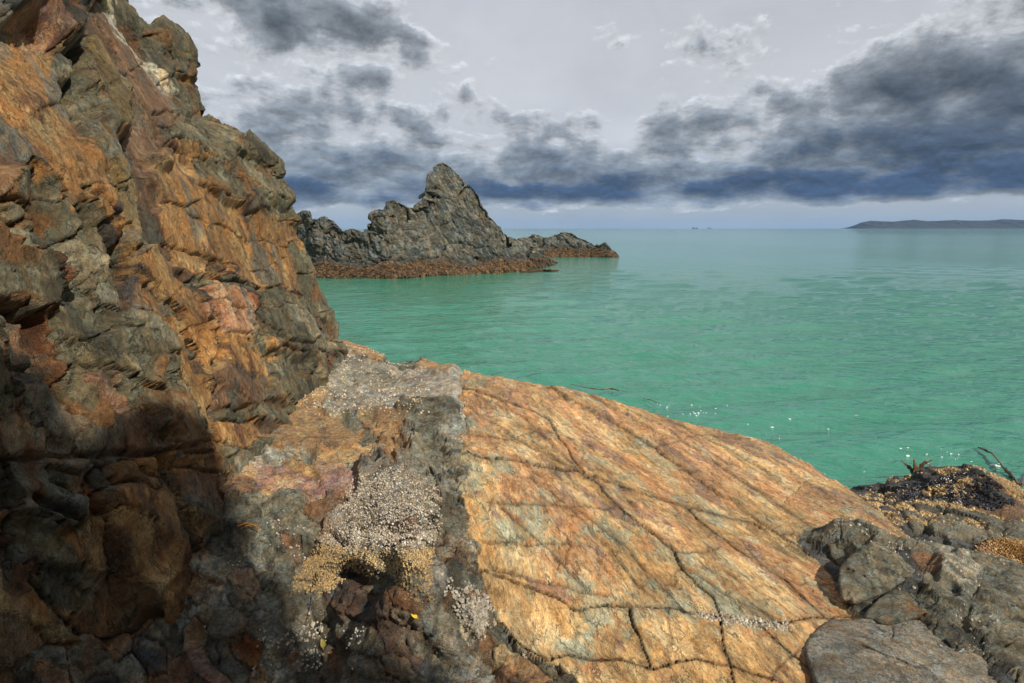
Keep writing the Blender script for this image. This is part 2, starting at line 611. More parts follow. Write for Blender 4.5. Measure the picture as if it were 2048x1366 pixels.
def kind_colour(kidx, P, PAx, seed):
    """mix the three tones of each kind with patchy noise (PAx = coordinates stretched along the bedding)"""
    a = fbm(PAx, 3.0, 4, 0.6, seed); b = fbm(PAx, 9.0, 4, 0.6, seed + 5); c = fbm(P, 2.2, 3, 0.5, seed + 9)
    base, hi, lo = PALA[kidx, 0], PALA[kidx, 1], PALA[kidx, 2]
    C = lerp(base, hi, sm(a + 0.6 * b, 0.02, 0.30))
    C = lerp(C, lo, sm(0.8 * b - 0.5 * a + 0.4 * c, 0.12, 0.34))
    return C


# ------------------------------------------------------------------ cells from traced stones
class Seeds:
    def __init__(self):
        self.L = []

    def add(self, kind, w, off, *pts, g=0):
        p = list(pts)
        if len(p) == 2: p = p + p
        self.L.append((p[0], p[1], p[2], p[3], w, off, KI[kind], g))

    def fill(self, box, n, wr, kinds, offr, gap, g=0, ok=None):
        for _ in range(n * 30):
            if n <= 0: break
            u = rnd.uniform(box[0], box[2]); v = rnd.uniform(box[1], box[3])
            if ok is not None and not ok(u, v): continue
            w = rnd.uniform(*wr)
            good = True
            for s in self.L:
                vx, vy = s[2] - s[0], s[3] - s[1]
                t = max(0, min(1, ((u - s[0]) * vx + (v - s[1]) * vy) / (vx * vx + vy * vy + 1e-9)))
                if math.hypot(u - s[0] - t * vx, v - s[1] - t * vy) < (w + s[4]) * gap:
                    good = False; break
            if not good: continue
            an = rnd.uniform(0.35, 1.1); ln = w * rnd.uniform(0.2, 1.3)
            self.L.append((u - ln * math.cos(an), v - ln * math.sin(an), u + ln * math.cos(an), v + ln * math.sin(an),
                           w, rnd.uniform(*offr), KI[rnd.choice(kinds)], g))
            n -= 1

    def cells(self, u, v):
        A = np.array([s[:7] for s in self.L])
        n = len(u)
        d1 = np.full(n, 1e9, np.float32); d2 = np.full(n, 1e9, np.float32)
        i1 = np.zeros(n, np.int32); i2 = np.zeros(n, np.int32)
        u = u.astype(np.float32); v = v.astype(np.float32)
        for i, (a, b, c, d, w, off, k) in enumerate(A):
            vx, vy = c - a, d - b
            t = np.clip(((u - a) * vx + (v - b) * vy) * (1.0 / (vx * vx + vy * vy + 1e-9)), 0, 1)
            q = np.hypot(u - a - t * vx, v - b - t * vy) * (1.0 / w)
            m = q < d1
            m2 = (~m) & (q < d2)
            i2 = np.where(m, i1, np.where(m2, i, i2))
            d2 = np.where(m, d1, np.where(m2, q, d2))
            d1 = np.where(m, q, d1); i1 = np.where(m, i, i1)
        w = A[:, 4]
        e = (d2 - d1) * (w[i1] * w[i2] / (w[i1] + w[i2]))       # distance to the joint, photo px
        return i1, i2, d1, e, A


ROCK = None  # filled below
print("helpers", time.time() - T0)

# ------------------------------------------------------------------ sea
SEA = {}


def sea_z(x, y):
    i = np.clip(np.searchsorted(SEA['a'], x / y), 0, len(SEA['a']) - 1); j = np.clip(np.searchsorted(SEA['y'], y), 0, len(SEA['y']) - 1)
    return float(SEA['Z'][i, j])


def build_sea():
    na, nb = 470, 450
    a = np.linspace(-1.35, 1.35, na)
    iy = np.concatenate([1 / np.linspace(1 / 4.2, 1 / 70, nb), np.geomspace(74, 17000, 64)])
    A, Y = np.meshgrid(a, iy, indexing='ij')
    X = A * Y; Z = np.zeros_like(X)
    sy = np.abs(np.gradient(Y, axis=1)); sx = np.abs(np.gradient(X, axis=0))
    warp = noise(np.stack([X.ravel() * 0.12, Y.ravel() * 0.12, 0 * X.ravel()], -1)).reshape(X.shape) * 1.3
    gust = 0.75 + 0.5 * sm(noise(np.stack([X.ravel() * 0.05, Y.ravel() * 0.035, 0 * X.ravel() + 5], -1)), -0.3, 0.3).reshape(X.shape)
    r = np.random.RandomState(3)
    for i in range(46):
        lam = 0.28 * (15.0 ** (i / 45.0)) * r.uniform(0.9, 1.1)
        th = math.radians(-98 + r.normal() * 32)
        k = 2 * math.pi / lam
        kx, ky = math.cos(th), math.sin(th)
        need = np.maximum(sy * abs(ky), sx * abs(kx))
        att = sm(lam / (need + 1e-6), 2.2, 5.0)
        amp = 0.031 / k * (1.0 if lam < 2 else 0.7)
        ph = k * (kx * X + ky * Y) + r.uniform(0, 6.28) + warp * (1.0 + 0.4 * math.sin(i))
        Z += att * amp * gust * (np.sin(ph) + 0.22 * np.cos(2 * ph))
    V = np.stack([X, Y, Z], -1).reshape(-1, 3)
    SEA.update(a=a, y=iy, Z=Z)
    m, t, b = new_mat("sea_water")
    tc = t.n.new('ShaderNodeTexCoord'); P = tc.outputs['Object']
    big = t.noise(t.vm('MULTIPLY', P, (0.028, 0.012, 1)), 1.0, 4, 0.55, 0.5)
    c = t.mix(t.sstep(big, 0.35, 0.68), (0.024, 0.162, 0.098), (0.046, 0.205, 0.148))
    far = t.n.new('ShaderNodeSeparateXYZ'); t.l.new(P, far.inputs[0])
    t.l.new(c, b.inputs['Base Color'])
    b.inputs['Roughness'].default_value = 0.05
    b.inputs['IOR'].default_value = 1.45
    b.inputs['Specular IOR Level'].default_value = 0.75
    n1 = t.noise(t.vm('MULTIPLY', P, (4.5, 8.0, 1)), 1.0, 4, 0.6, 0.6)
    n2 = t.noise(t.vm('MULTIPLY', P, (0.55, 0.95, 1)), 1.0, 5, 0.6, 0.6)
    n4 = t.noise(t.vm('MULTIPLY', P, (1.1, 2.9, 1)), 1.0, 4, 0.55, 0.8)
    h = t.m('ADD', t.m('MULTIPLY', n1, 0.014), t.m('ADD', t.m('MULTIPLY', n2, 0.17), t.m('MULTIPLY', n4, 0.13)))
    bp = t.n.new('ShaderNodeBump'); bp.inputs['Strength'].default_value = 0.8
    bp.inputs['Distance'].default_value = 1.0
    t.l.new(h, bp.inputs['Height']); t.l.new(bp.outputs[0], b.inputs['Normal'])
    o = mesh_obj("sea", V, [grid_quads(na, len(iy))], m)
    tag(o, "calm turquoise green sea with small wind ripples", None, None, 'structure')
    # sea floor
    s = mesh_obj("sea_floor", np.array([[-23500, -150, -3.0], [23500, -150, -3.0], [23500, 17200, -3.0], [-23500, 17200, -3.0]]),
                 [[[0, 1, 2, 3]]], plain_mat("sand", (0.2, 0.19, 0.14), (0.26, 0.24, 0.18), 0.4))
    tag(s, None, None, None, 'structure')


build_sea()
print("sea", time.time() - T0)

# ------------------------------------------------------------------ far rocks: the pointed stack, its ridge and the skerry
FAR_ROCK = rock_material("weathered_grey_rock", 0.10, 0.9)
ALGAE = plain_mat("brown_seaweed", (0.16, 0.085, 0.030), (0.24, 0.135, 0.050), 3.0, 0.45, 0.5, 0.05, attr=True)


def far_rock(crest, base, u0, u1, nu, depthk, groups, seeds, band, seed, blades):
    us = np.linspace(u0, u1, nu)
    cu = np.array(crest, float); bu = np.array(base, float)
    vc = np.interp(us, cu[:, 0], cu[:, 1]); vb = np.interp(us, bu[:, 0], bu[:, 1])
    B = at_z(us, vb, 0.0)
    C = B.copy(); dep = np.full(nu, 2.0)
    for _ in range(6):
        C = at_y(us, vc, B[:, 1] + dep)
        dep = depthk * np.maximum(C[:, 2], 0.2) + 0.7
    s = np.concatenate([np.linspace(-0.16, 0, 10)[:-1], np.linspace(0, 1, 150), 1 + np.linspace(0, 1, 40)[1:]])
    U, S = np.meshgrid(np.arange(nu), s, indexing='ij')
    Sf = np.clip(S, 0, 1)
    hz = C[:, 2][:, None]
    low = np.clip(1.1 / np.maximum(hz, 0.6), 0.05, 0.8)
    prog = 0.30 * sm(Sf, 0, low * 1.1) + 0.70 * Sf ** 1.1
    Y = B[:, 1][:, None] + dep[:, None] * prog
    Z = hz * Sf
    under = S < 0
    Y = np.where(under, B[:, 1][:, None] + S * 3.0, Y); Z = np.where(under, S * 5.0, Z)
    back = np.clip(S - 1, 0, 1)
    Y = Y + back * (dep[:, None] * 0.9 + 0.4); Z = np.where(S > 1, hz * (1 - back) - 0.6 * back, Z)
    # azimuth of the column is kept
    X = (B[:, 0] / B[:, 1])[:, None] * Y
    G = np.stack([X, Y, Z], -1)
    N = grid_normals(G)
    if N[nu // 2, 60, 1] > 0: N = -N
    P = G.reshape(-1, 3); n = N.reshape(-1, 3)
    u, v = proj(P)
    wz = P[:, 2]
    up = sm(wz, 0.3, 1.6)
    wv = fbm(P, 0.45, 3, 0.5, seed)
    pu = u + 8 * noise(P, 0.7, seed + 2) + 3 * noise(P, 2.0, seed + 3)
    pv = v + 8 * noise(P, 0.7, seed + 4) + 3 * noise(P, 2.0, seed + 5)
    i1, i2, d1, e, A = seeds.cells(pu, pv)
    em = e * 44 / F
    PB = P @ np.array([[1, 0, 0], [0, 1, 0], [0.55, 0, 0.75]])      # leaning beds
    f1, e1, k1 = chisel(PB, 0.62, seed + 1, 0.30, 2)
    f2, e2, k2 = chisel(PB, 1.7, seed + 2, 0.9, 2)
    f3, e3, k3 = facets(PB, 4.6, seed + 3, 1.0, 0.7)
    rg = ridged(P, 0.9, 4, 0.55, seed + 6)
    L1 = A[i1, 5]; L1 = L1 + (A[i2, 5] - L1) * 0.5 * np.exp(-em / 0.15)
    D = (L1 - 0.14 * np.exp(-em / 0.12) + 0.12 * wv) * (0.35 + 0.65 * up)
    D = D + (0.26 * f1 + 0.24 * f2 - 0.09 * np.exp(-e1 / 0.05) - 0.06 * np.exp(-e2 / 0.06)) * (0.4 + 0.6 * up) + 0.065 * f3 \
        + 0.10 * rg + 0.05 * fbm(P, 5, 3, 0.6, seed + 8)
    tide = band + 0.28 * noise(P, 0.5, seed + 12) + 0.18 * noise(P, 2.0, seed + 13)
    al = sm(wz, tide + 0.12, tide - 0.12)
    D = D + al * (0.16 + 0.16 * fbm(P, 3.0, 4, 0.6, seed + 20))
    V = P + n * D[:, None]
    # colour
    k = k1 * 0.5 + k2 * 0.35 + k3 * 0.25
    c = lerp(np.array([0.102, 0.104, 0.086]), np.array([0.190, 0.186, 0.155]), sm(k + 0.7 * wv + 0.4 * fbm(P, 2.5, 4, 0.6, seed + 15), -0.15, 0.45))
    c = lerp(c, np.array([0.050, 0.052, 0.046]), sm(fbm(P, 1.1, 4, 0.6, seed + 30), 0.15, 0.45) * 0.65)
    c = lerp(c, np.array([0.30, 0.29, 0.255]), sm(ridged(PB * np.array([1, 1, 0.35]), 1.6, 3, 0.5, seed + 31), 0.62, 0.80) * 0.55)
    c = lerp(c, np.array([0.22, 0.135, 0.075]), sm(fbm(P, 0.9, 3, 0.5, seed + 33), 0.28, 0.45) * 0.45)
    c = lerp(c, np.array([0.040, 0.042, 0.038]), sm(wz, tide + 0.75, tide + 0.25) * 0.65)
    brown = lerp(np.array([0.110, 0.064, 0.029]), np.array([0.048, 0.029, 0.016]), sm(fbm(P, 2.6, 4, 0.65, seed + 40), -0.1, 0.25))
    c = lerp(c, brown, al)
    msk = np.stack([al * 0.5, al, 0 * al], -1)
    q = grid_quads(nu, len(s))
    if np.cross(V[q[:, 1]] - V[q[:, 0]], V[q[:, 3]] - V[q[:, 0]])[len(q) // 2] @ n[q[len(q) // 2, 0]] < 0: q = q[:, ::-1]
    qid = clean_ids(i1.reshape(nu, len(s))[:-1, :-1]).ravel()
    split_blocks(V, n, q, qid, lambda i: ("crag", groups[seeds.L[i][7]]), {'Col': c, 'Msk': msk}, FAR_ROCK, 0.8)
    # hanging weed over the tidal band
    for gi, par in enumerate(groups):
        m = np.flatnonzero((al > 0.5) & (wz > 0.0) & (S.ravel() < 1) & (np.array([seeds.L[i][7] for i in range(len(seeds.L))])[i1] == gi))
        if len(m) < 50: continue
        nb_ = int(blades * len(m) / max(1, ((al > 0.5) & (wz > 0.0) & (S.ravel() < 1)).sum()))
        pick = m[np.random.RandomState(seed + gi).randint(0, len(m), nb_)]
        ribbons("seaweed_fringe", V[pick], n[pick], c[pick] * 1.15, par, 0.30, 0.055, seed + gi)


def ribbons(name, P, N, C, parent, length, width, seed):
    r = np.random.RandomState(seed); n = len(P)
    side = np.cross(N, np.array([0, 0, 1.0])); side /= np.linalg.norm(side, axis=1)[:, None] + 1e-6
    L = length * r.uniform(0.5, 1.4, (n, 1)); W = width * r.uniform(0.6, 1.5, (n, 1))
    dirs = np.array([0, 0, -1.0]) + side * r.normal(0, 0.55, (n, 1)) + N * 0.25
    dirs /= np.linalg.norm(dirs, axis=1)[:, None]
    rows = []
    for k, (f, wf, lift) in enumerate(((0, 0.5, 0.0), (0.5, 1.0, 0.09), (1.0, 0.25, 0.03))):
        c0 = P + dirs * L * f + N * (lift * L / 0.3 + 0.02)
        rows += [c0 - side * W * wf, c0 + side * W * wf]
    V = np.stack(rows, 1).reshape(-1, 3)
    b = (np.arange(n) * 6)[:, None]
    q = np.concatenate([b + [0, 1, 3, 2], b + [2, 3, 5, 4]])
    C = np.repeat(C * r.uniform(0.6, 1.5, (n, 1)), 6, axis=0)
    o = mesh_obj(name, V, [q], ALGAE, parent, {'Col': C}, False)
    o['kind'] = 'stuff'
    return o


Zs = 2.844


def zc(L): return [(540 + a / Zs, 300 + b / Zs) for a, b in L]


crest1 = [(500, 395), (535, 400)] + zc([(35, 285), (60, 275), (110, 275), (145, 305), (160, 352), (180, 360), (210, 345), (245, 352), (262, 392), (290, 398),
            (330, 380), (380, 400), (410, 440), (430, 460), (480, 445), (520, 455), (535, 472), (570, 445), (598, 405), (610, 360),
            (640, 335), (660, 340), (680, 295), (715, 280), (760, 300), (800, 320), (832, 322), (860, 292), (878, 300), (894, 262),
            (903, 205), (920, 150), (940, 122), (945, 96), (962, 80), (1000, 70), (1040, 95), (1080, 140), (1120, 180),
            (1170, 220), (1200, 260), (1220, 310), (1260, 370), (1290, 420), (1330, 465), (1370, 500), (1420, 520), (1480, 545),
            (1550, 590), (1590, 625), (1608, 650), (1615, 662)])
base1 = [(480, 545), (600, 552), (640, 555), (700, 556), (780, 558), (860, 552), (940, 549), (1000, 546), (1050, 541), (1085, 534), (1104, 529), (1112, 527)]
stack = empty("sea_stack", (*at_z(880, 550, 0)[:2], 0), "tall pointed dark grey rock stack rising from the sea, brown seaweed round its foot", "rock stack")
ridge = empty("rock_ridge", (*at_z(640, 553, 0)[:2], 0), "low jagged grey rock ridge between the cliff and the pointed stack", "rock ridge")
sd1 = Seeds()
for p in [(895, 345, 900, 380), (940, 395, 960, 430), (890, 420), (915, 460), (955, 470), (985, 455), (1000, 490), (850, 445), (785, 410, 790, 425), (765, 440),
          (820, 440), (760, 490), (810, 480), (860, 490), (920, 510), (975, 520), (1030, 490), (1070, 505), (1040, 525), (880, 540), (800, 540), (940, 545), (1005, 542)]:
    sd1.add('g', 22, rnd.uniform(-0.12, 0.25), *p, g=0)
for p in [(570, 400), (615, 428), (655, 445), (690, 460), (712, 462), (590, 460), (630, 480), (670, 500), (600, 520), (650, 535), (710, 500), (720, 540), (560, 540)]:
    sd1.add('g', 18, rnd.uniform(-0.12, 0.22), *p, g=1)
far_rock(crest1, base1, 530, 1114, 440, 0.42, [stack, ridge], sd1, 0.85, 40, 5200)

crest2 = [(1030, 500)] + zc([(1420, 500), (1480, 490), (1510, 480), (1540, 490), (1580, 497), (1620, 482), (1680, 465), (1720, 475), (1750, 495), (1800, 510),
             (1840, 540), (1870, 540), (1900, 530), (1930, 550), (1945, 575), (1965, 598), (1972, 612)])
base2 = [(1020, 516), (1110, 514), (1180, 514), (1225, 515), (1236, 514)]
skerry = empty("skerry", (*at_z(1150, 514, 0)[:2], 0), "low rounded grey skerry with brown seaweed foot, right of the pointed stack", "skerry")
sd2 = Seeds()
for p in [(1060, 485), (1075, 475), (1100, 480), (1130, 472), (1160, 480), (1185, 490), (1210, 492), (1225, 505), (1120, 500), (1160, 503)]:
    sd2.add('g', 12, rnd.uniform(-0.1, 0.15), *p, g=0)
far_rock(crest2, base2, 1035, 1236, 240, 0.6, [skerry], sd2, 0.95, 60, 1600)
print("stack", time.time() - T0)

# ------------------------------------------------------------------ headland on the horizon
def build_headland():
    D = 9000.0
    prof = [(1706, 456.3), (1710, 453), (1718, 449), (1725, 445), (1745, 441), (1760, 442), (1790, 443), (1830, 439), (1860, 442), (1890, 441), (1915, 439.5),
            (1940, 441), (1965, 441), (1990, 440), (2010, 438), (2040, 439), (2080, 441), (2140, 437), (2250, 440), (2400, 436), (2600, 441)]
    nu, nv = 420, 40
    us = np.linspace(1705, 2600, nu); vt = np.interp(us, *np.array(prof).T)
    top = at_y(us, vt, D)
    s = np.linspace(0, 1, nv)
    U, S = np.meshgrid(us, s, indexing='ij')
    zt = np.maximum(top[:, 2], 0.5)[:, None]
    Z = zt * np.where(S < 0.6, S / 0.6, 1 - (S - 0.6) / 0.4 * 1.02)
    Y = D - 500 + 900 * S
    X = (top[:, 0] / D)[:, None] * D + 0 * S
    P = np.stack([X, Y, Z], -1).reshape(-1, 3)
    gull = ridged(P * np.array([1, 0.35, 0.2]), 0.006, 4, 0.5, 9)
    P[:, 1] += (S.ravel() < 0.62) * gull * 120 * np.sin(np.clip(S.ravel() / 0.6, 0, 1) * math.pi)
    P[:, 2] += fbm(P, 0.01, 3, 0.5, 4) * 5 * np.sin(S.ravel() * math.pi)
    m = plain_mat("scrub_hill", (0.010, 0.017, 0.016), (0.022, 0.028, 0.024), 0.006, 0.9, 0.2, 5.0)
    q = grid_quads(nu, nv)
    o = mesh_obj("headland", P, [q], m)
    tag(o, "long low dark blue headland on the horizon", None, None, 'structure')


build_headland()

# ------------------------------------------------------------------ the cliff on the left
sil = [(684, 760), (680, 715), (671, 668), (650, 610), (625, 560), (605, 500), (590, 440), (564, 400), (552, 360), (546, 325), (522, 305), (480, 280), (440, 260), (408, 240),
       (396, 215), (380, 180), (368, 150), (367, 112), (362, 100), (350, 88), (330, 80), (300, 78), (265, 50), (245, 10), (235, 0), (150, -150), (40, -330), (-60, -520)]
YC = 8.0
S8 = at_y(np.array([p[0] for p in sil]), np.array([p[1] for p in sil]), YC)
S8 = S8[np.argsort(S8[:, 2])]


def wallx(y, z):
    x8 = np.interp(z, S8[:, 2], S8[:, 0])
    xs = np.interp(z, [0.5, 2.0, 4.0, 5.0, 6.5, 9.0], [-2.2, -2.55, -3.25, -3.95, -4.95, -6.4])
    b = np.interp(y, [0, 1.5, 2.0, 2.6, 3.5, 4.8, 6, 8, 9], [.25, .40, .45, .66, .70, .53, .3, 0, 0])
    k = sm(y, 5.6, 7.6)
    return xs * (1 - k) + x8 * k + b


CL_D1 = np.array([0.0, -0.28, -0.96]); CL_D2 = np.array([0.0, 0.96, -0.28]); CL_N = np.array([1.0, 0.0, 0.0])
CL_M = np.stack([CL_D1 * 0.30, CL_D2, CL_N * 0.25], 1)      # P @ CL_M : stretched along the bedding
CLIFF_MAT = rock_material("cliff_rock", 1.0, 1.1, (CL_D1 * 2.0, CL_D2, CL_N * 0.5))

cliff = empty("cliff", (-2.6, 4.0, 1.6), "steep cliff of ochre and dark grey broken rock filling the left side", "cliff")
cs = Seeds()
C_ = cs.add
C_('d', 40, .42, 20, 0, 92, 28)
C_('o', 34, .03, 7, 102, 60, 220); C_('o', 32, .04, 75, 245, 143, 369)
C_('p', 24, .02, 25, 55, 45, 85); C_('b', 26, .06, 137, 34, 205, 113); C_('o', 22, .05, 110, 10, 130, 60)
C_('g', 15, -.22, 122, 85, 140, 190); C_('ol', 19, .16, 155, 113, 195, 180); C_('ol', 19, .14, 200, 190, 232, 250)
C_('b', 26, .08, 190, 50, 250, 140); C_('b', 26, .06, 260, 155, 315, 220)
C_('g', 24, .10, 215, 10, 262, 75); C_('g', 22, .12, 275, 95, 310, 150); C_('g', 20, .10, 325, 165, 380, 222); C_('g', 26, .24, 338, 108, 345, 128)
C_('b', 34, -.10, 256, 245, 285, 300); C_('b', 30, -.12, 280, 320, 320, 400); C_('b', 30, -.12, 300, 430, 335, 480)
C_('g', 36, .10, 390, 262, 450, 310); C_('g', 34, .12, 470, 320, 525, 385); C_('g', 16, .16, 500, 296, 525, 318); C_('g', 13, .18, 541, 340); C_('g', 12, .14, 548, 372)
C_('o', 7, -.04, 342, 290, 420, 330); C_('o', 7, -.04, 430, 335, 505, 378)
C_('g', 20, .04, 400, 345, 470, 385); C_('g', 16, .05, 520, 405, 560, 430)
C_('o', 34, -.04, 345, 345, 400, 390); C_('o', 36, -.05, 410, 400, 480, 440); C_('o', 34, -.06, 360, 440, 410, 500); C_('o', 34, -.04, 440, 480, 500, 520)
C_('o', 26, -.01, 520, 450, 572, 468); C_('o', 22, 0, 525, 500, 545, 515); C_('o', 20, .03, 555, 535, 572, 560); C_('o', 22, .0, 470, 545, 520, 560)
C_('ol', 20, .08, 200, 290, 222, 360); C_('ol', 20, .06, 228, 380, 250, 450)
C_('o', 13, .12, 160, 385, 215, 440); C_('o', 13, .12, 225, 455, 266, 505); C_('o', 14, .10, 275, 515, 335, 578); C_('o', 12, .10, 345, 590, 372, 650); C_('o', 12, .08, 378, 665, 403, 730)
C_('o', 10, .02, 290, 590, 330, 670); C_('o', 10, .04, 340, 690, 375, 770); C_('o', 11, .05, 380, 785, 408, 850)
C_('d', 11, -.26, 205, 430, 228, 520); C_('d', 12, -.28, 230, 545, 240, 630); C_('g', 14, .05, 205, 545, 212, 575); C_('g', 14, .08, 248, 480, 262, 500)
C_('g', 26, .10, 71, 419, 100, 470); C_('gl', 26, .12, 114, 505, 150, 550); C_('gl', 24, .10, 160, 560, 195, 600); C_('g', 14, .0, 150, 430, 185, 500)
C_('gl', 10, .06, 30, 338, 42, 345); C_('g', 22, .02, 60, 350, 90, 385)
C_('g', 34, .26, -10, 548, 42, 572); C_('g', 20, .16, 18, 465, 35, 490); C_('g', 20, .2, 0, 370, 6, 400); C_('g', 18, .14, 0, 430, 8, 445)
C_('r', 8, -.12, 62, 450, 72, 500); C_('r', 8, -.12, 80, 525, 96, 620); C_('r', 8, -.10, 62, 640, 100, 790); C_('r', 8, -.10, 106, 800, 140, 870)
C_('b', 22, .06, 20, 650, 40, 690); C_('b', 14, .10, 8, 722, 60, 726); C_('b', 13, .10, 8, 756, 66, 760); C_('b', 28, .14, 60, 800, 105, 855)
C_('o', 26, .16, -4, 852, 34, 886); C_('o', 10, .06, 8, 812, 46, 850); C_('b', 14, .1, 75, 895, 100, 900)
C_('g', 15, .10, 144, 712, 165, 745); C_('g', 30, .20, 196, 700, 245, 765); C_('g', 26, .10, 120, 625, 165, 660); C_('g', 18, .04, 190, 640, 215, 660)
C_('p', 14, .10, 168, 770, 212, 832); C_('g', 20, .14, 216, 785, 264, 822); C_('gl', 28, .22, 300, 832, 328, 885); C_('b', 20, .14, 218, 862, 252, 905); C_('g', 16, .10, 135, 785, 172, 850)
C_('b', 18, .12, 146, 885, 190, 908); C_('b', 16, .04, 264, 592, 282, 614); C_('gl', 20, .10, 270, 645, 308, 700); C_('g', 15, .06, 298, 722, 322, 742)
C_('g', 13, .02, 326, 762, 346, 795); C_('g', 13, .05, 364, 822, 382, 855); C_('g', 14, -.05, 285, 770, 300, 800)
C_('k', 20, .20, 408, 592, 440, 612); C_('k', 20, .20, 415, 625, 440, 660); C_('g', 9, .16, 385, 574, 425, 574); C_('b', 9, .12, 375, 590, 380, 600)
C_('o', 24, .16, 432, 700, 470, 730); C_('b', 22, .14, 440, 755, 470, 785); C_('b', 16, .08, 428, 795, 452, 822); C_('o', 13, .10, 500, 735, 512, 765)
C_('g', 17, .12, 452, 575, 520, 602); C_('g', 15, .14, 536, 596); C_('g', 20, .16, 502, 640, 578, 690); C_('gl', 20, .16, 570, 640, 628, 700); C_('g', 16, .10, 598, 562, 640, 602)
C_('g', 14, .06, 582, 490, 602, 540); C_('o', 8, .08, 485, 650, 500, 665); C_('g', 11, .08, 648, 640, 662, 668); C_('g', 13, .08, 575, 600, 610, 620)
C_('g', 20, .12, 520, 762, 560, 800); C_('g', 15, .10, 520, 830, 546, 850); C_('g', 13, .05, 440, 826, 472, 838); C_('g', 13, .02, 480, 700, 495, 720); C_('g', 12, .04, 545, 720, 575, 735)
C_('o', 13, .04, 430, 860, 490, 872); C_('o', 8, .16, 15, 925, 150, 935); C_('o', 9, .16, 250, 935, 410, 937); C_('o', 12, .06, 370, 890, 420, 905)
C_('b', 13, .14, 12, 950, 62, 965); C_('b', 22, .20, 30, 1000, 118, 1022); C_('r', 8, .06, 155, 940, 162, 1010); C_('g', 12, .12, 80, 960, 135, 985)
C_('o', 26, .20, 240, 1000, 298, 1055); C_('g', 13, .16, 202, 962, 262, 984); C_('b', 24, .16, 320, 980, 388, 1020); C_('g', 13, .06, 435, 930, 462, 1000); C_('gl', 10, .08, 470, 928, 480, 955)
C_('b', 13, .08, 415, 992, 456, 1030); C_('o', 16, .14, 216, 1045, 272, 1100); C_('g', 22, .14, 332, 1042, 418, 1088); C_('o', 20, .06, 160, 1050, 180, 1110)
C_('g', 26, .10, 40, 1060, 110, 1110); C_('g', 20, .04, 100, 1140, 160, 1170); C_('b', 14, .0, 10, 1090, 20, 1160)
cs.fill((-900, -700, -20, 1500), 90, (30, 60), ['g', 'g', 'b', 'o', 'd'], (-.05, .22), 0.75)
cs.fill((-20, -700, 620, -10), 30, (25, 45), ['g', 'b', 'o', 'b'], (-.05, .15), 0.75)
cs.fill((-20, 0, 700, 1150), 70, (8, 14), ['g', 'b', 'g'], (0, .1), 0.72)

# the main crevices of the face, traced: (points, depth, width)
CREV = [([(118, 80), (136, 190), (165, 262), (200, 335), (222, 420), (234, 500), (240, 570), (246, 640), (290, 722), (330, 800), (352, 884)], .16, .030),
        ([(238, 232), (254, 330), (298, 432), (330, 520), (398, 600), (424, 690), (408, 760), (416, 850)], .12, .022),
        ([(-60, 612), (0, 628), (45, 642), (62, 700), (86, 762), (132, 832), (140, 880)], .16, .028),
        ([(140, 735), (190, 756), (250, 792), (285, 802)], .12, .018), ([(-60, 922), (0, 926), (150, 920), (250, 922), (330, 912), (420, 878)], .06, .014),
        ([(286, 930), (310, 1040), (330, 1112)], .12, .018), ([(378, 566), (440, 568), (492, 582), (560, 576), (602, 602)], .09, .016),
        ([(60, 395), (62, 450), (76, 520), (98, 622)], .14, .022), ([(205, 790), (262, 850), (292, 905)], .10, .016), ([(340, 292), (420, 332), (505, 380), (560, 440)], .05, .010),
        ([(300, 232), (350, 228), (398, 238)], .08, .014), ([(0, 500), (40, 508), (74, 515)], .10, .016), ([(30, 1000), (120, 1042), (150, 1060)], .12, .02), ([(0, 745), (70, 742)], .08, .012),
        ([(455, 590), (462, 650), (520, 740), (515, 810)], .09, .016), ([(480, 625), (545, 690), (640, 712)], .08, .014), ([(350, 480), (420, 505), (470, 545)], .05, .010), ([(150, 385), (216, 440), (262, 470)], .10, .016)]


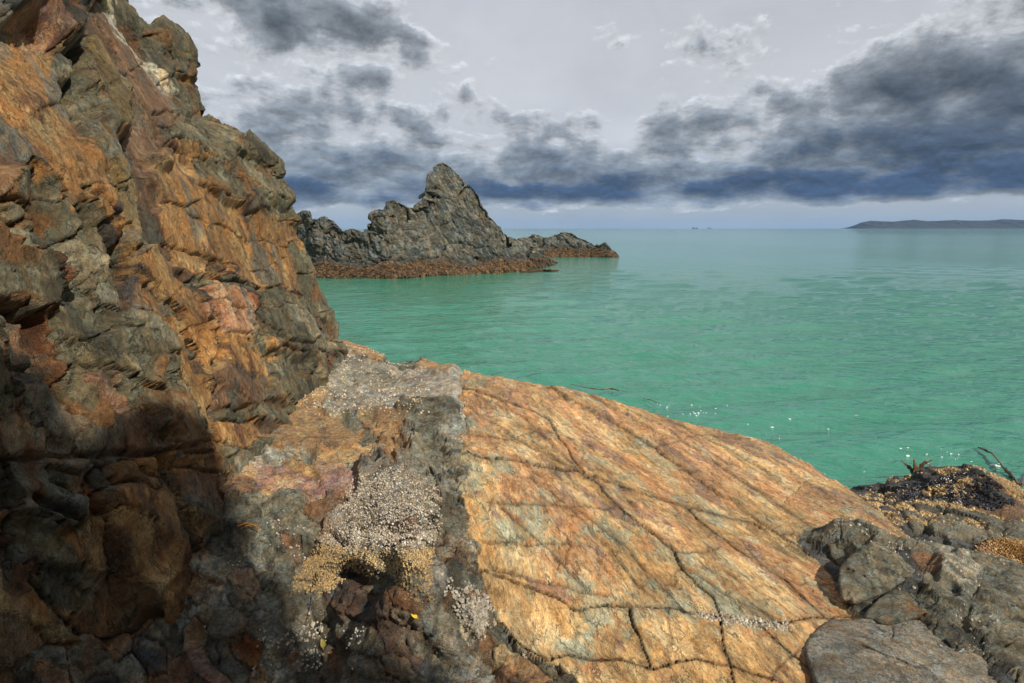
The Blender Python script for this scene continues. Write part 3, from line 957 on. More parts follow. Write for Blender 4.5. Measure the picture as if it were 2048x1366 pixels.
def build_cliff():
    ys = [1.15]
    while ys[-1] < YC: ys.append(ys[-1] + 0.00495 * ys[-1] ** 0.9)
    ys = np.array(ys); ys *= YC / ys[-1]
    s2 = np.linspace(0.02, 3.2, 46)
    zs = np.concatenate([np.linspace(1.15, 7.2, 570), np.linspace(7.25, 9.2, 36)])
    ny, nz = len(ys), len(zs)
    Yg, Zg = np.meshgrid(ys, zs, indexing='ij')
    Xg = wallx(Yg, Zg)
    # soften the plan so that the corner rolls round behind
    Y2, Z2 = np.meshgrid(s2, zs, indexing='ij')
    X8 = wallx(np.full_like(Z2, YC), Z2)
    G = np.concatenate([np.stack([Xg, Yg, Zg], -1), np.stack([X8 - Y2 * 0.95 - 0.15 * Y2 ** 2, YC + 0.9 * np.sqrt(Y2) * 0.6 + 0.25 * Y2, Z2], -1)], 0)
    nyy = G.shape[0]
    N = grid_normals(G)
    if N[ny // 2, nz // 2, 0] < 0: N = -N
    P = G.reshape(-1, 3); n = N.reshape(-1, 3)
    print("cliff verts", len(P))
    u, v = proj(P)
    dist = np.linalg.norm(P - np.array([0, 0, H]), axis=1)
    wsc = np.clip(dist / 4.5, 0.6, 2.0)
    w1 = noise(P, 1.9, 1); w2 = noise(P, 1.9, 2); w3 = noise(P, 6.5, 3); w4 = noise(P, 6.5, 4); w5 = noise(P, 18, 5); w6 = noise(P, 18, 6)
    pu = u + (7 * w1 + 3 * w3 + 1.2 * w5) / wsc; pv = v + (7 * w2 + 3 * w4 + 1.2 * w6) / wsc
    i1, i2, d1, e, A = cs.cells(pu, pv)
    em = e * dist / F
    kd = A[i1, 6].astype(int)
    och = np.isin(kd, [KI[q] for q in ('o', 'ol', 'k', 'b', 'r')]).astype(float)
    PA = P @ CL_M
    r = np.random.RandomState(5); tl = r.normal(0, 1, (len(cs.L), 2)); tl2 = r.uniform(-1, 1, len(cs.L))

    def lift(i):
        cu = (A[i, 0] + A[i, 2]) / 2; cv = (A[i, 1] + A[i, 3]) / 2
        ti = np.clip(tl[i, 0] * (pu - cu) + tl[i, 1] * (pv - cv), -70, 70) * dist / F * 0.14 * (1 - 0.6 * och)
        return A[i, 5] * 0.85 + ti + 0.010 * tl2[i]
    L1 = lift(i1)
    dl = lift(i2) - L1
    L1 = L1 + np.maximum(dl, 0) * np.clip(1 - em / (0.012 + 0.50 * np.abs(dl)), 0, 1)
    PG = P @ np.stack([CL_D1 * 0.5, CL_D2, CL_N * 0.7], 1)
    PW = PG + 0.015 * np.stack([w1, w2, w3], -1)
    f1, e1, k1 = chisel(PW, 2.6, 3, 1.3, 2)
    f2, e2, k2 = chisel(PW, 7.5, 5, 3.6, 2)
    f3, e3, k3 = facets(P, 26.0, 6, 1.0, 0.6)
    lam = fbm(PA, 3.0, 4, 0.55, 21)
    ter = terrace(lam + 0.25 * fbm(PA, 9, 3, 0.5, 22), 9, 0.22)
    rg = ridged(PA * np.array([0.6, 1, 1]), 9.0, 4, 0.6, 25)
    fine = fbm(P, 26, 3, 0.6, 28)
    gr = 1 - och
    D = L1 + gr * (0.11 * f1 + 0.030 * f2) + och * (0.035 * f1 + 0.012 * f2 + 0.026 * ter) + 0.03 * fbm(P, 0.7, 2, 0.5, 41)
    D = calm(D.reshape(nyy, nz), G, 1.8, 3.6, 2).ravel()
    jm = sm(fbm(P, 2.4, 2, 0.5, 47), -0.2, 0.12)
    f4, e4, k4 = facets(PW, 12.0, 8, 1.0, 0.55)
    D = D + (0.012 * gr + 0.004 * och) * f4 - jm * gr * 0.005 * np.exp(-e4 / 0.03)
    D = D - jm * (0.040 + 0.036 * gr) * np.exp(-(em / 0.0085) ** 1.3)
    D = D + gr * (0.009 * f3 - jm * 0.018 * np.exp(-e1 / 0.014) - (1 - jm) * 0.007 * np.exp(-e2 / 0.03))
    for pts, dp, wd in CREV:
        lo = min(p[0] for p in pts) - 40; hi = max(p[0] for p in pts) + 40
        kk = np.flatnonzero((pu > lo) & (pu < hi))
        dm = polyline_dist(pu[kk] + 2.5 * w5[kk], pv[kk] + 2.5 * w6[kk], pts) * dist[kk] / F
        D[kk] -= dp * np.exp(-(dm / (wd * (0.6 + 0.8 * jm[kk]))) ** 2)
    hr = np.abs(fbm(PA, 1.5, 3, 0.5, 301)) / 0.020
    hm = sm(noise(P, 0.9, 305), -0.15, 0.15)
    D = D - 0.030 * np.exp(-hr ** 2) * hm
    D = D + och * (0.009 * rg + 0.004 * f3 - jm * 0.012 * np.exp(-e1 / 0.010) - 0.003 * np.exp(-e2 / 0.02)) + 0.005 * fine
    V = P + n * D[:, None]
    C = kind_colour(kd, P, PA, 50)
    # neighbouring colours bleed over the joints in patches
    C2 = kind_colour(A[i2, 6].astype(int), P, PA, 50)
    bl = sm(fbm(PA, 5.0, 3, 0.6, 60) - em * 6, 0.02, 0.14)
    C = lerp(C, C2, bl * 0.8)
    # grey weathering scabs on ochre, iron stain on grey
    C = lerp(C, np.array([0.20, 0.20, 0.155]), och * sm(fbm(PA, 1.6, 5, 0.6, 63), 0.20, 0.27) * 0.75)
    C = lerp(C, np.array([0.23, 0.115, 0.045]), (1 - och) * sm(fbm(P, 1.5, 4, 0.6, 66) + 0.25 * np.exp(-em / 0.03), 0.24, 0.36) * 0.75)
    C = lerp(C, np.array([0.05, 0.042, 0.03]), np.exp(-hr * 1.2) * hm * 0.6)
    tone = 0.82 + 0.5 * RND3[(i1 * 37 + 5) & 255, 0]
    C = C * (lerp(1.0, tone, 0.7))[:, None]
    C = C * (1 + 0.30 * k1 * (1 - och) + 0.25 * k2 + 0.25 * k3 + 0.35 * k4)[:, None]
    # white bird lime streak under the top edge
    gl = polyline_dist(u + 14 * w3, v + 14 * w4, [(185, -20), (205, 30), (232, 88), (262, 122), (285, 140), (302, 165), (322, 196)])
    C = lerp(C, np.array([0.62, 0.58, 0.47]), sm(gl + 20 * fbm(P, 7, 4, 0.65, 70), 13, 5) * sm(v, 215, 170))
    # yellow lichen along the far crest
    C = lerp(C, np.array([0.33, 0.20, 0.05]), sm(fbm(P, 7, 3, 0.6, 72), .22, .34) * sm(P[:, 1], 6.8, 7.6) * sm(v, 260, 200) * 0.6)
    foot_shade = sm(P[:, 2] + 0.25 * fbm(P, 1.6, 3, 0.5, 78), 2.45, 1.95) * sm(P[:, 1], 3.9, 2.8)       # cliff foot: lower-left shade painted into the colour; also sets a wet gloss
    C = C * lerp(1.0, 0.80, foot_shade)[:, None]
    wet = np.maximum(sm(fbm(P, 0.8, 3, 0.5, 75), 0.1, 0.4) * 0.4, foot_shade * 0.6)
    C = np.clip(C * lerp(0.66, 0.66, och)[:, None] * lerp(np.array([1.08, 1.02, 0.86]), np.array([1.0, 1.0, 1.0]), och), 0.010, 0.8)
    q = grid_quads(nyy, nz)
    if np.cross(V[q[:, 1]] - V[q[:, 0]], V[q[:, 3]] - V[q[:, 0]])[len(q) // 2] @ n[q[len(q) // 2, 0]] < 0: q = q[:, ::-1]
    nm = {KI['o']: 'ochre_sheet', KI['ol']: 'olive_rib', KI['k']: 'pink_face', KI['r']: 'rusty_seam', KI['gl']: 'pale_block'}
    qid = clean_ids(i1.reshape(nyy, nz)[:-1, :-1]).ravel()
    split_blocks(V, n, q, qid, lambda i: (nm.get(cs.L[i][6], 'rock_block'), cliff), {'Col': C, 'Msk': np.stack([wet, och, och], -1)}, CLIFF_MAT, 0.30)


build_cliff()


def build_bluff():
    """the bluff at the photographer's back: it is out of the picture and keeps the sun off the left foreground"""
    nx, nz = 90, 80
    xs = np.linspace(0.4, BLUFF_X, nx); t = np.linspace(0, 1, nz)
    Xg, Tg = np.meshgrid(xs, t, indexing='ij')
    top = 10.1 + 0.35 * np.sin(xs * 1.7) + 0.25 * np.sin(xs * 4.3 + 1) + 0.18 * np.sin(xs * 9.1 + 2)
    Zg = 0.4 + (top[:, None] - 0.4) * Tg
    Xe = Xg - 0.02 * (Zg - 6) * (Xg > BLUFF_X - 0.5)
    rows = []
    for side, dep in ((0, 0.0), (1, 3.5)):
        P = np.stack([Xe, np.full_like(Xg, -1.6 - dep), Zg], -1).reshape(-1, 3)
        P[:, 1] += (0.35 * fbm(P, 0.6, 3, 0.5, 91) + 0.12 * facets(P, 1.8, 92, 1.0, 0.7)[0]) * (1 if side == 0 else -1)
        P[:, 0] += 0.22 * fbm(P * np.array([0.2, 0.2, 1]), 0.9, 3, 0.5, 95) * sm(P[:, 0], BLUFF_X - 1.5, BLUFF_X)
        rows.append(P)
    V = np.concatenate(rows); m = nx * nz
    q = grid_quads(nx, nz); idx = np.arange(m).reshape(nx, nz)

    def strip(a, rev):
        s_ = np.stack([a[:-1], a[1:], a[1:] + m, a[:-1] + m], -1)
        return s_[:, ::-1] if rev else s_
    F_ = np.concatenate([q, q[:, ::-1] + m, strip(idx[:, -1], True), strip(idx[-1], False), strip(idx[0], True), strip(idx[:, 0], False)])
    PAb = V @ CL_M
    c = kind_colour(np.full(len(V), KI['g']), V, PAb, 97)
    o = empty("bluff", (2.5, -3.0, 0.4), "tall grey rock bluff at the photographer's back, shading the left foreground", "bluff")
    mesh_obj("rock_face", V, [F_], CLIFF_MAT, o, {'Col': c, 'Msk': np.zeros((len(V), 3))})


BLUFF_X = 4.70
build_bluff()
print("cliff", time.time() - T0)

# ------------------------------------------------------------------ the rock platform: ochre slab, gully, shelf, grey outcrop
def slab_z(x, y):
    return 2.1 - 0.25 * (x + 0.4)


ctrl = [(x, y, slab_z(x, y)) for x, y in [(-.4, 1.2), (-.42, 2.2), (-.45, 3.5), (-.48, 5.0), (-.5, 5.9), (.6, 1.2), (1, 2.3), (1, 3.5), (.6, 5), (1.2, 6.2), (1.6, 1),
                                          (2.4, 2), (2.4, 3.4), (2.3, 5), (3, 6.2), (3.2, 4.4), (3.2, 3), (3.2, 1), (2, 4.2)]]
for u, v, z in [(880, 1000, 2.03), (800, 930, 2.02), (860, 870, 2.04), (760, 1115, 1.92), (700, 1185, 1.70), (700, 1300, 1.62), (850, 1320, 1.76), (900, 1200, 1.92),
                (550, 1250, 1.68), (450, 1150, 1.78), (560, 1080, 1.84), (600, 900, 2.0), (520, 1000, 1.93), (400, 1300, 1.64), (200, 1300, 1.7),
                (50, 1300, 1.78), (300, 1120, 1.9), (640, 800, 1.98), (700, 845, 1.95), (800, 850, 1.98), (820, 785, 2.02), (760, 765, 1.88), (700, 700, 1.72), (600, 740, 1.95),
                (830, 727, 1.62), (895, 750, 1.60), (640, 700, 1.86), (-100, 1250, 1.95), (-300, 1366, 2.0), (600, 1500, 1.6), (0, 1600, 1.7), (900, 1500, 1.85)]:
    p = at_z(u, v, z); ctrl.append(tuple(p))
base_f = tps(ctrl, 0.01)


def slab_px(u, v):
    d = ray(u, v); t = (H - 2.0) / (-d[..., 2] - 0.25 * d[..., 0])
    return d * t[..., None] + np.array([0, 0, H])


edge = [tuple(at_z(u, v, z)[:2]) for u, v, z in [(560, 640, 1.75), (672, 670, 1.72), (715, 680, 1.70), (755, 696, 1.66), (800, 716, 1.62), (850, 722, 1.60), (885, 727, 1.6), (914, 750, 1.6)]]
edge += [(-0.62, 6.7)]
edge += [tuple(slab_px(np.array(float(u)), np.array(float(v)))[:2]) for u, v in [(960, 744), (1040, 757), (1150, 770), (1230, 792), (1300, 812), (1380, 834), (1450, 852), (1540, 874), (1620, 918), (1700, 965), (1770, 1015), (1834, 1064)]]
edge += [(3.45, 3.4), (3.5, 2.5), (3.6, -1), (-7, -1), (-7, 11.5)]

# joints of the slab, traced
J = {
    'A': [(925, 772), (994, 794), (1029, 808), (1072, 824), (1103, 843), (1113, 870), (1137, 896), (1150, 919), (1174, 951), (1197, 970), (1221, 994), (1252, 1021),
          (1291, 1052), (1326, 1080), (1350, 1101), (1361, 1127), (1393, 1166), (1424, 1189), (1434, 1217), (1440, 1237), (1447, 1292), (1462, 1355), (1520, 1600)],
    'B': [(880, 890), (925, 905), (959, 915), (1076, 929), (1166, 945), (1264, 978), (1311, 994), (1375, 1015), (1447, 1033), (1510, 1048), (1565, 1068), (1623, 1074), (1700, 1100), (2000, 1250)],
    'C': [(1050, 738), (1120, 788), (1197, 829), (1232, 845), (1271, 871), (1311, 896), (1369, 939), (1428, 982), (1486, 1021), (1545, 1060), (1604, 1099), (1674, 1146), (1800, 1250), (2100, 1480)],
    'D': [(800, 860), (1166, 945), (1264, 978), (1311, 994), (1375, 1017), (1404, 1048), (1463, 1091), (1506, 1119), (1565, 1158), (1639, 1224), (1800, 1370), (2000, 1560)],
    'E': [(880, 1120), (925, 1150), (970, 1136), (1048, 1167), (1111, 1198), (1150, 1222), (1236, 1211), (1291, 1211), (1338, 1216), (1397, 1228), (1447, 1236), (1526, 1246), (1573, 1248), (1643, 1238), (1800, 1220)],
    'Fl': [(900, 1100), (959, 1140), (978, 1187), (996, 1237), (1017, 1269), (1056, 1304), (1095, 1320), (1134, 1312), (1181, 1320), (1252, 1327), (1298, 1343), (1338, 1331), (1388, 1323), (1460, 1335), (1600, 1380), (1800, 1480)],
    'G': [(1257, 1205), (1259, 1214), (1263, 1249), (1279, 1269), (1291, 1320), (1298, 1345)],
    'Hh': [(1150, 1222), (1236, 1211), (1291, 1211), (1338, 1216), (1397, 1228), (1447, 1236), (1500, 1244), (1541, 1269), (1584, 1308), (1642, 1351), (1760, 1460)],
}
FINE = [[(935, 814), (994, 849), (1064, 896), (1103, 912), (1150, 939), (1174, 955)], [(1135, 1076), (1146, 1090), (1136, 1105), (1133, 1130)],
        [(1000, 800), (1060, 850), (1120, 905), (1160, 940)], [(1240, 972), (1250, 990), (1268, 1010)], [(1102, 760), (1180, 790), (1290, 850), (1330, 880)],
        [(955, 870), (1020, 880), (1075, 860), (1110, 870)], [(1310, 896), (1400, 870), (1500, 880)], [(970, 1000), (1080, 1010), (1200, 1010), (1230, 1012)],
        [(1350, 1101), (1380, 1105), (1440, 1095)], [(1560, 1158), (1640, 1170), (1680, 1165)], [(1361, 1127), (1400, 1150), (1450, 1190), (1560, 1240)],
        [(950, 790), (1010, 815), (1050, 840), (1090, 880)], [(1150, 885), (1170, 905), (1162, 925)], [(960, 1078), (1060, 1086), (1135, 1085)], [(985, 1130), (1100, 1165), (1215, 1190)],
        [(1460, 860), (1560, 930), (1690, 1010)], [(1150, 1010), (1260, 1090), (1340, 1180), (1372, 1226)], [(1480, 960), (1600, 1040), (1690, 1100)], [(1060, 950), (1140, 1010), (1230, 1100), (1290, 1180)], [(1250, 800), (1400, 870), (1560, 960)], [(1000, 1010), (1090, 1090), (1180, 1180)], [(1450, 1140), (1540, 1200), (1600, 1240)], [(1210, 800), (1320, 850), (1450, 940), (1560, 1020)], [(1340, 1216), (1336, 1240), (1345, 1290)], [(1600, 1300), (1560, 1330), (1540, 1366)]]
LEFT = [(760, 940), (745, 925), (790, 925), (850, 930), (930, 925), (1000, 926), (1040, 936), (1100, 958), (1140, 956), (1200, 985), (1245, 1000), (1290, 1035), (1330, 1095), (1366, 1150), (1700, 1400)]


def jv(name, u):
    p = np.array(J[name]); o = np.argsort(p[:, 0], kind='stable'); p = p[o]
    return np.interp(u, p[:, 0] + np.arange(len(p)) * 1e-3, p[:, 1])


SL_D1 = np.array([1.1, -2.7, -0.275]); SL_D1 /= np.linalg.norm(SL_D1)
SL_N = np.array([0.25, 0, 1.0]); SL_N /= np.linalg.norm(SL_N); SL_D1 -= SL_N * (SL_D1 @ SL_N); SL_D1 /= np.linalg.norm(SL_D1)
SL_D2 = np.cross(SL_N, SL_D1)
SL_M = np.stack([SL_D1 * 0.42, SL_D2, SL_N * 0.1], 1)
SLAB_MAT = rock_material("ochre_slab_rock", 1.0, 0.75, (SL_D1 * 2.0, SL_D2, SL_N * 0.3))
GREY_MAT = rock_material("grey_shore_rock", 1.0, 1.0)

slab = empty("rock_slab", (0.8, 3.4, 1.6), "broad smooth ochre and orange rock slab with long dark cracks, sloping to the sea", "rock slab")
gully = empty("rock_gully", (-0.9, 2.2, 1.5), "shaded wet gully of broken grey stones in front of the barnacle rock", "rock gully")
shelf = empty("rock_shelf", (-1.4, 5.0, 1.7), "flat ochre and grey rock shelf at the foot of the cliff", "rock shelf")
rubble = empty("rubble_band", (-0.6, 3.6, 1.9), "crumbly grey green rock band along the left edge of the ochre slab", "rock band")
barn = empty("barnacle_rock", (-0.8, 3.0, 1.8), "rounded rock crusted with white and tan barnacles above the gully", "barnacle rock")
outcrop = empty("rock_outcrop", (2.5, 2.8, 1.3), "rubbly dark grey outcrop of small broken stones at lower right", "rock outcrop")
GR = [gully, shelf, rubble, barn, outcrop, slab]
ps = Seeds()
A_ = ps.add
# shelf (1)
for k, w, o, *p in [('o', 34, .03, 580, 865, 690, 880), ('p', 24, .02, 535, 960, 620, 985), ('p', 24, .03, 655, 955, 705, 985), ('g', 13, .07, 505, 1018, 600, 1012), ('o', 16, .0, 660, 915, 730, 910),
                    ('g', 16, .04, 560, 1058, 620, 1058), ('b', 15, .01, 635, 1030, 685, 1005), ('gl', 24, .0, 620, 752, 690, 760), ('gl', 20, .02, 720, 750, 780, 770), ('o', 13, .06, 700, 690, 755, 706),
                    ('g', 10, .0, 780, 716, 830, 730), ('o', 11, .10, 845, 738, 898, 746), ('o', 12, .02, 590, 800, 645, 792), ('o', 9, .0, 560, 822, 612, 842), ('gl', 14, .02, 640, 705, 690, 715),
                    ('g', 12, .05, 610, 700, 640, 720), ('pg', 17, .06, 672, 818, 760, 803), ('pg', 24, .05, 785, 790, 905, 772), ('o', 11, .04, 765, 836, 805, 842), ('g', 12, .06, 815, 822, 895, 812),
                    ('g', 13, .05, 825, 846, 888, 852), ('g', 16, -.05, 690, 846, 728, 880), ('o', 9, .0, 760, 862, 790, 866), ('o', 10, .01, 755, 895, 790, 905), ('g', 10, -.04, 830, 876, 885, 884), ('b', 12, -.05, 800, 880, 810, 900),
                    ('o', 11, .02, 790, 925, 802, 950), ('gl', 11, .02, 655, 800, 670, 830), ('gl', 14, .01, 560, 760, 580, 770), ('g', 14, .03, 480, 1040, 500, 1030), ('b', 12, .04, 470, 980, 500, 985)]:
    A_(k, w, o, *p, g=1)
for k, w, o, *p in [('g', 16, .03, 828, 930, 862, 916), ('gl', 11, .04, 872, 945, 888, 985), ('g', 11, .02, 900, 890, 915, 940), ('g', 12, .0, 860, 900, 880, 890), ('b', 8, .02, 872, 985, 880, 1000), ('g', 16, .03, 895, 1030, 900, 1060),
                    ('gl', 14, .04, 905, 1085, 925, 1090), ('g', 18, .05, 900, 1140, 910, 1190), ('g', 22, .04, 955, 1225, 960, 1245), ('g', 14, .02, 940, 1160, 950, 1180), ('g', 10, .0, 1030, 1280, 1090, 1318), ('o', 14, .0, 1000, 1310, 1050, 1345)]:
    A_(k, w, o, *p, g=2)
for k, w, o, *p in [('bn', 56, .09, 800, 985, 745, 1070), ('bn', 18, .05, 660, 1118, 605, 1165), ('bn', 20, .08, 832, 1110, 842, 1185)]:
    A_(k, w, o, *p, g=3)
for k, w, o, *p in [('d', 30, .10, 665, 1200, 690, 1205), ('d', 22, .02, 745, 1225, 770, 1215), ('g', 20, .05, 560, 1175, 625, 1190), ('g', 20, .05, 552, 1110, 565, 1130), ('g', 15, .03, 480, 1090, 505, 1075), ('d', 14, -.05, 700, 1150, 730, 1152),
                    ('gl', 20, .06, 880, 1250, 905, 1290), ('d', 20, .0, 840, 1335, 860, 1340), ('d', 24, -.02, 790, 1270, 800, 1290), ('g', 22, .05, 520, 1270, 560, 1285), ('r', 18, .0, 480, 1300, 510, 1310), ('g', 26, .04, 420, 1240, 470, 1250),
                    ('g', 40, .12, 30, 1290, 90, 1330), ('g', 30, .08, 130, 1300, 160, 1340), ('g', 22, .05, 400, 1140, 440, 1150), ('d', 20, .02, 330, 1180, 350, 1190), ('d', 26, -.08, 60, 1200, 110, 1220), ('b', 16, .0, 250, 1190, 290, 1230)]:
    A_(k, w, o, *p, g=0)


def region(u, v):
    if v < 1000 or (u < 640 and v < 1060): return 1
    return 0


ps.fill((855, 850, 925, 1130), 30, (8, 13), ['g', 'g', 'gl'], (-.008, .012), 0.8, 2)
ps.fill((880, 1100, 1010, 1366), 22, (10, 18), ['g', 'g', 'b', 'gl'], (-.012, .02), 0.8, 2)
ps.fill((500, 680, 900, 1000), 40, (8, 13), ['gl', 'gl', 'pg', 'o'], (-.02, .03), 0.85, 1)
ps.fill((330, 1060, 960, 1400), 60, (13, 26), ['g', 'g', 'p', 'gl', 'b'], (-.02, .025), 0.80, 0)
ps.fill((-500, 1080, 330, 1500), 50, (14, 34), ['g', 'd', 'g', 'b'], (-.03, .05), 0.8, 0)
ps.fill((-800, 1350, 1100, 2200), 40, (40, 70), ['g', 'd', 'b'], (-.04, .08), 0.8, 0)
# outcrop (4)
osd = Seeds()
for k, w, o, *p in [('g', 20, .05, 1850, 1090, 1890, 1110), ('gl', 20, .05, 1890, 1120, 1930, 1160), ('g', 14, .03, 1800, 1080, 1820, 1085), ('b', 12, -.02, 1840, 1125, 1870, 1135), ('g', 16, .04, 1960, 1130, 1985, 1160),
                    ('g', 26, .06, 1995, 1180, 2040, 1200), ('g', 20, .04, 1990, 1300, 2030, 1320), ('g', 14, .06, 1960, 1255, 1975, 1262)]:
    osd.add(k, w, o, *p, g=4)
osd.fill((1640, 1060, 2300, 1420), 60, (11, 26), ['g', 'g', 'd', 'g'], (-.02, .05), 0.80, 4)
osd.fill((1600, 1060, 2900, 2200), 60, (20, 40), ['g', 'g', 'd', 'b'], (-.03, .06), 0.80, 4)
PLAT = {}


def build_platform():
    na = 760
    a = np.concatenate([np.linspace(-1.45, -0.95, 60)[:-1], np.linspace(-0.95, 0.95, 640), np.linspace(0.95, 1.6, 62)[1:]]); na = len(a)
    iy = np.concatenate([1 / np.linspace(1 / 1.2, 1 / 7.0, 470), np.linspace(7.05, 12, 70)]); nb = len(iy)
    Ag, Y = np.meshgrid(a, iy, indexing='ij'); X = Ag * Y
    x = X.ravel(); y = Y.ravel()
    z = np.clip(base_f(x, y), 0.8, 2.35)
    # outcrop bank on the right
    P0 = np.stack([x, y, z * 0], -1)
    ob = sm(x + 0.10 * noise(P0, 2.5, 3) - 0.10 * (y - 2.4), 1.72, 2.25) * sm(y + 0.1 * noise(P0, 2, 4), 3.95, 3.3)
    z = z + 0.26 * ob * (0.55 + 0.45 * sm(x, 1.8, 2.6))
    es = poly_sd(x, y, edge) + 0.07 * noise(P0, 2.0, 5) + 0.03 * noise(P0, 6, 6)
    steep = 1.35
    z = z - steep * 0.5 * (np.sqrt(es * es + 0.14 ** 2) + es)
    z = np.maximum(z, -1.2 + 0.1 * noise(P0, 1, 7))
    G = np.stack([x, y, z], -1)
    N = grid_normals(G.reshape(na, nb, 3))
    if N[na // 2, nb // 2, 2] < 0: N = -N
    n = N.reshape(-1, 3)
    P = G
    u, v = proj(P); dist = np.linalg.norm(P - np.array([0, 0, H]), axis=1)
    wsc = np.clip(dist / 3.0, 0.7, 3.0)
    w1 = noise(P, 2.6, 1); w2 = noise(P, 2.6, 2); w3 = noise(P, 9, 3); w4 = noise(P, 9, 4); w5 = noise(P, 27, 5); w6 = noise(P, 27, 6)
    ju = u + (4 * w1 + 4 * w3 + 1.2 * w5) / wsc; jw = v + (4 * w2 + 4 * w4 + 1.2 * w6) / wsc
    pu = u + (6 * w1 + 3.5 * w3 + 1.2 * w5) / wsc; pv = v + (5 * w2 + 3 * w4 + 1.0 * w6) / wsc
    LFT = np.array(LEFT, float); lu = np.interp(jw, LFT[1:, 0], LFT[1:, 1]) + (22 * noise(P, 3.5, 61) + 14 * noise(P, 10, 62)) * np.clip(2.5 / dist, 0.3, 1.2)
    is_out = ob > 0.12
    is_slab = (ju + 6 * w3 > lu) & ~is_out
    # beyond the slab's crest everything left of it is shelf
    oth = ~is_slab & ~is_out
    ids = np.zeros(len(P), np.int32); i2 = np.zeros(len(P), np.int32); em = np.full(len(P), 1.0); off = np.zeros(len(P)); tilt = np.zeros(len(P))
    kd = np.full(len(P), KI['o']); kd2 = kd.copy()
    r = np.random.RandomState(8)
    for sel, S, b0 in ((oth, ps, 1000), (is_out, osd, 2000)):
        k = np.flatnonzero(sel)
        a1, a2, d1, e, A = S.cells(pu[k], pv[k])
        ids[k] = a1 + b0; em[k] = e * dist[k] / F; kd[k] = A[a1, 6]; kd2[k] = A[a2, 6]
        tl = r.normal(0, 1, (len(S.L), 2))

        def lift(i):
            cu = (A[i, 0] + A[i, 2]) / 2; cv = (A[i, 1] + A[i, 3]) / 2
            fl = np.isin(A[i, 6], [KI['o'], KI['p'], KI['pg']])
            return A[i, 5] + np.clip(tl[i, 0] * (pu[k] - cu) + tl[i, 1] * (pv[k] - cv), -50, 50) * dist[k] / F * 0.09 * np.where(fl, 0.3, 1.0)
        L1 = lift(a1)
        dl = lift(a2) - L1
        off[k] = L1 + np.maximum(dl, 0) * np.clip(1 - em[k] / (0.008 + 0.50 * np.abs(dl)), 0, 1)
    # slab pieces from the traced joints
    k = np.flatnonzero(is_slab); su = ju[k]; sv = jw[k]
    bA = sv > jv('A', su); bB = sv > jv('B', su); bC = sv > jv('C', su); bD = (sv > jv('D', su)) & bB; bE = sv > jv('E', su); bF = sv > jv('Fl', su)
    gx = np.interp(sv, [p[1] for p in J['G']], [p[0] for p in J['G']]); bG = (su > gx) & bE & ~bF
    bH = (sv > jv('Hh', su)) & bE
    # A and E, F only cut where they run on the slab
    code = bA * 1 + bB * 2 * (~bE) + bC * 4 * (~bE) + bD * 8 * (~bE) + bE * 16 + bF * 32 + bG * 64 + bH * 128
    uq, inv = np.unique(code, return_inverse=True)
    ids[k] = inv + 3000
    ro = r.normal(0, 1, len(uq)) * 0.007; rt = r.normal(0, 1, (len(uq), 2)) * 0.003
    off[k] = ro[inv]; tilt[k] = rt[inv, 0] * (P[k, 0] - 1) + rt[inv, 1] * (P[k, 1] - 3.4)
    dj = np.full(len(k), 1e9)
    for nme in J:
        d = polyline_dist(su, sv, J[nme])
        if nme == 'D': d = np.where(bB & (su > 1370), d, 1e9)
        if nme == 'Hh': d = np.where(su > 1490, d, 1e9)
        if nme in ('B', 'C'): d = np.where(bE, 1e9, d)
        if nme == 'G': d = np.where(bE & ~bF, d, 1e9)
        dj = np.minimum(dj, d)
    df = np.full(len(k), 1e9)
    for pl in FINE: df = np.minimum(df, polyline_dist(su, sv, pl))
    PAs = P[k] @ SL_M
    hair = np.abs(fbm(PAs, 2.3, 3, 0.55, 81)) / 0.022
    hairm = sm(noise(P[k], 1.1, 83), -0.05, 0.25)
    djm = dj * dist[k] / F; dfm = df * dist[k] / F
    lam = fbm(PAs, 1.5, 4, 0.55, 85); lam2 = fbm(PAs, 5.0, 4, 0.6, 86)
    ter = terrace(lam + 0.22 * lam2, 8, 0.12); ter2 = terrace(lam2, 6, 0.15)
    widen = 0.45 + 0.75 * sm(noise(P[k], 1.7, 88), -0.2, 0.4)
    Ds = (off[k] + tilt[k]) * sm(djm, 0.0, 0.03) * sm(np.abs(ju + 6 * w3 - lu)[k] * dist[k] / F, 0, 0.05) + 0.014 * ter + 0.006 * ter2 + 0.022 * fbm(P[k], 0.6, 2, 0.4, 90)
    cw = np.maximum(0.0040, 1.05 * dist[k] / F)
    Ds -= 0.050 * np.exp(-(djm / (cw * widen)) ** 2)
    Ds -= 0.020 * np.exp(-(dfm / (cw * 0.7 * widen)) ** 2) * sm(noise(P[k], 2.3, 89), -0.25, 0.1)
    Ds -= 0.012 * np.exp(-hair ** 2) * hairm
    Ds += 0.0045 * ridged(PAs, 14, 3, 0.6, 92) + 0.0025 * fbm(P[k], 40, 2, 0.6, 94)
    # crumbling along the left and sea edges
    ed = sm(es[k], -0.25, 0.05) + sm(su - lu[k], 30, 0) * 0.7
    fs, fe, fk = facets(P[k], 9, 14, 1.0, 0.7)
    Ds += 0.03 * fs * np.clip(ed, 0, 1) + 0.006 * fs
    fa, fae, fak = facets(PAs + 0.05 * np.stack([w3[k], w4[k], w5[k]], -1), 5.0, 31, 0.35, 1.0)
    fb, fbe, fbk = facets(PAs * np.array([1.3, 1, 1]) + 0.02 * np.stack([w5[k], w6[k], w3[k]], -1), 14.0, 33, 0.35, 1.0)
    Ds += 0.011 * fa + 0.006 * fb
    D = np.zeros(len(P)); D[k] = Ds * 1.0
    # colour of the slab
    gold, orng, pale = np.array([0.455, 0.285, 0.115]), np.array([0.450, 0.235, 0.100]), np.array([0.575, 0.415, 0.210])
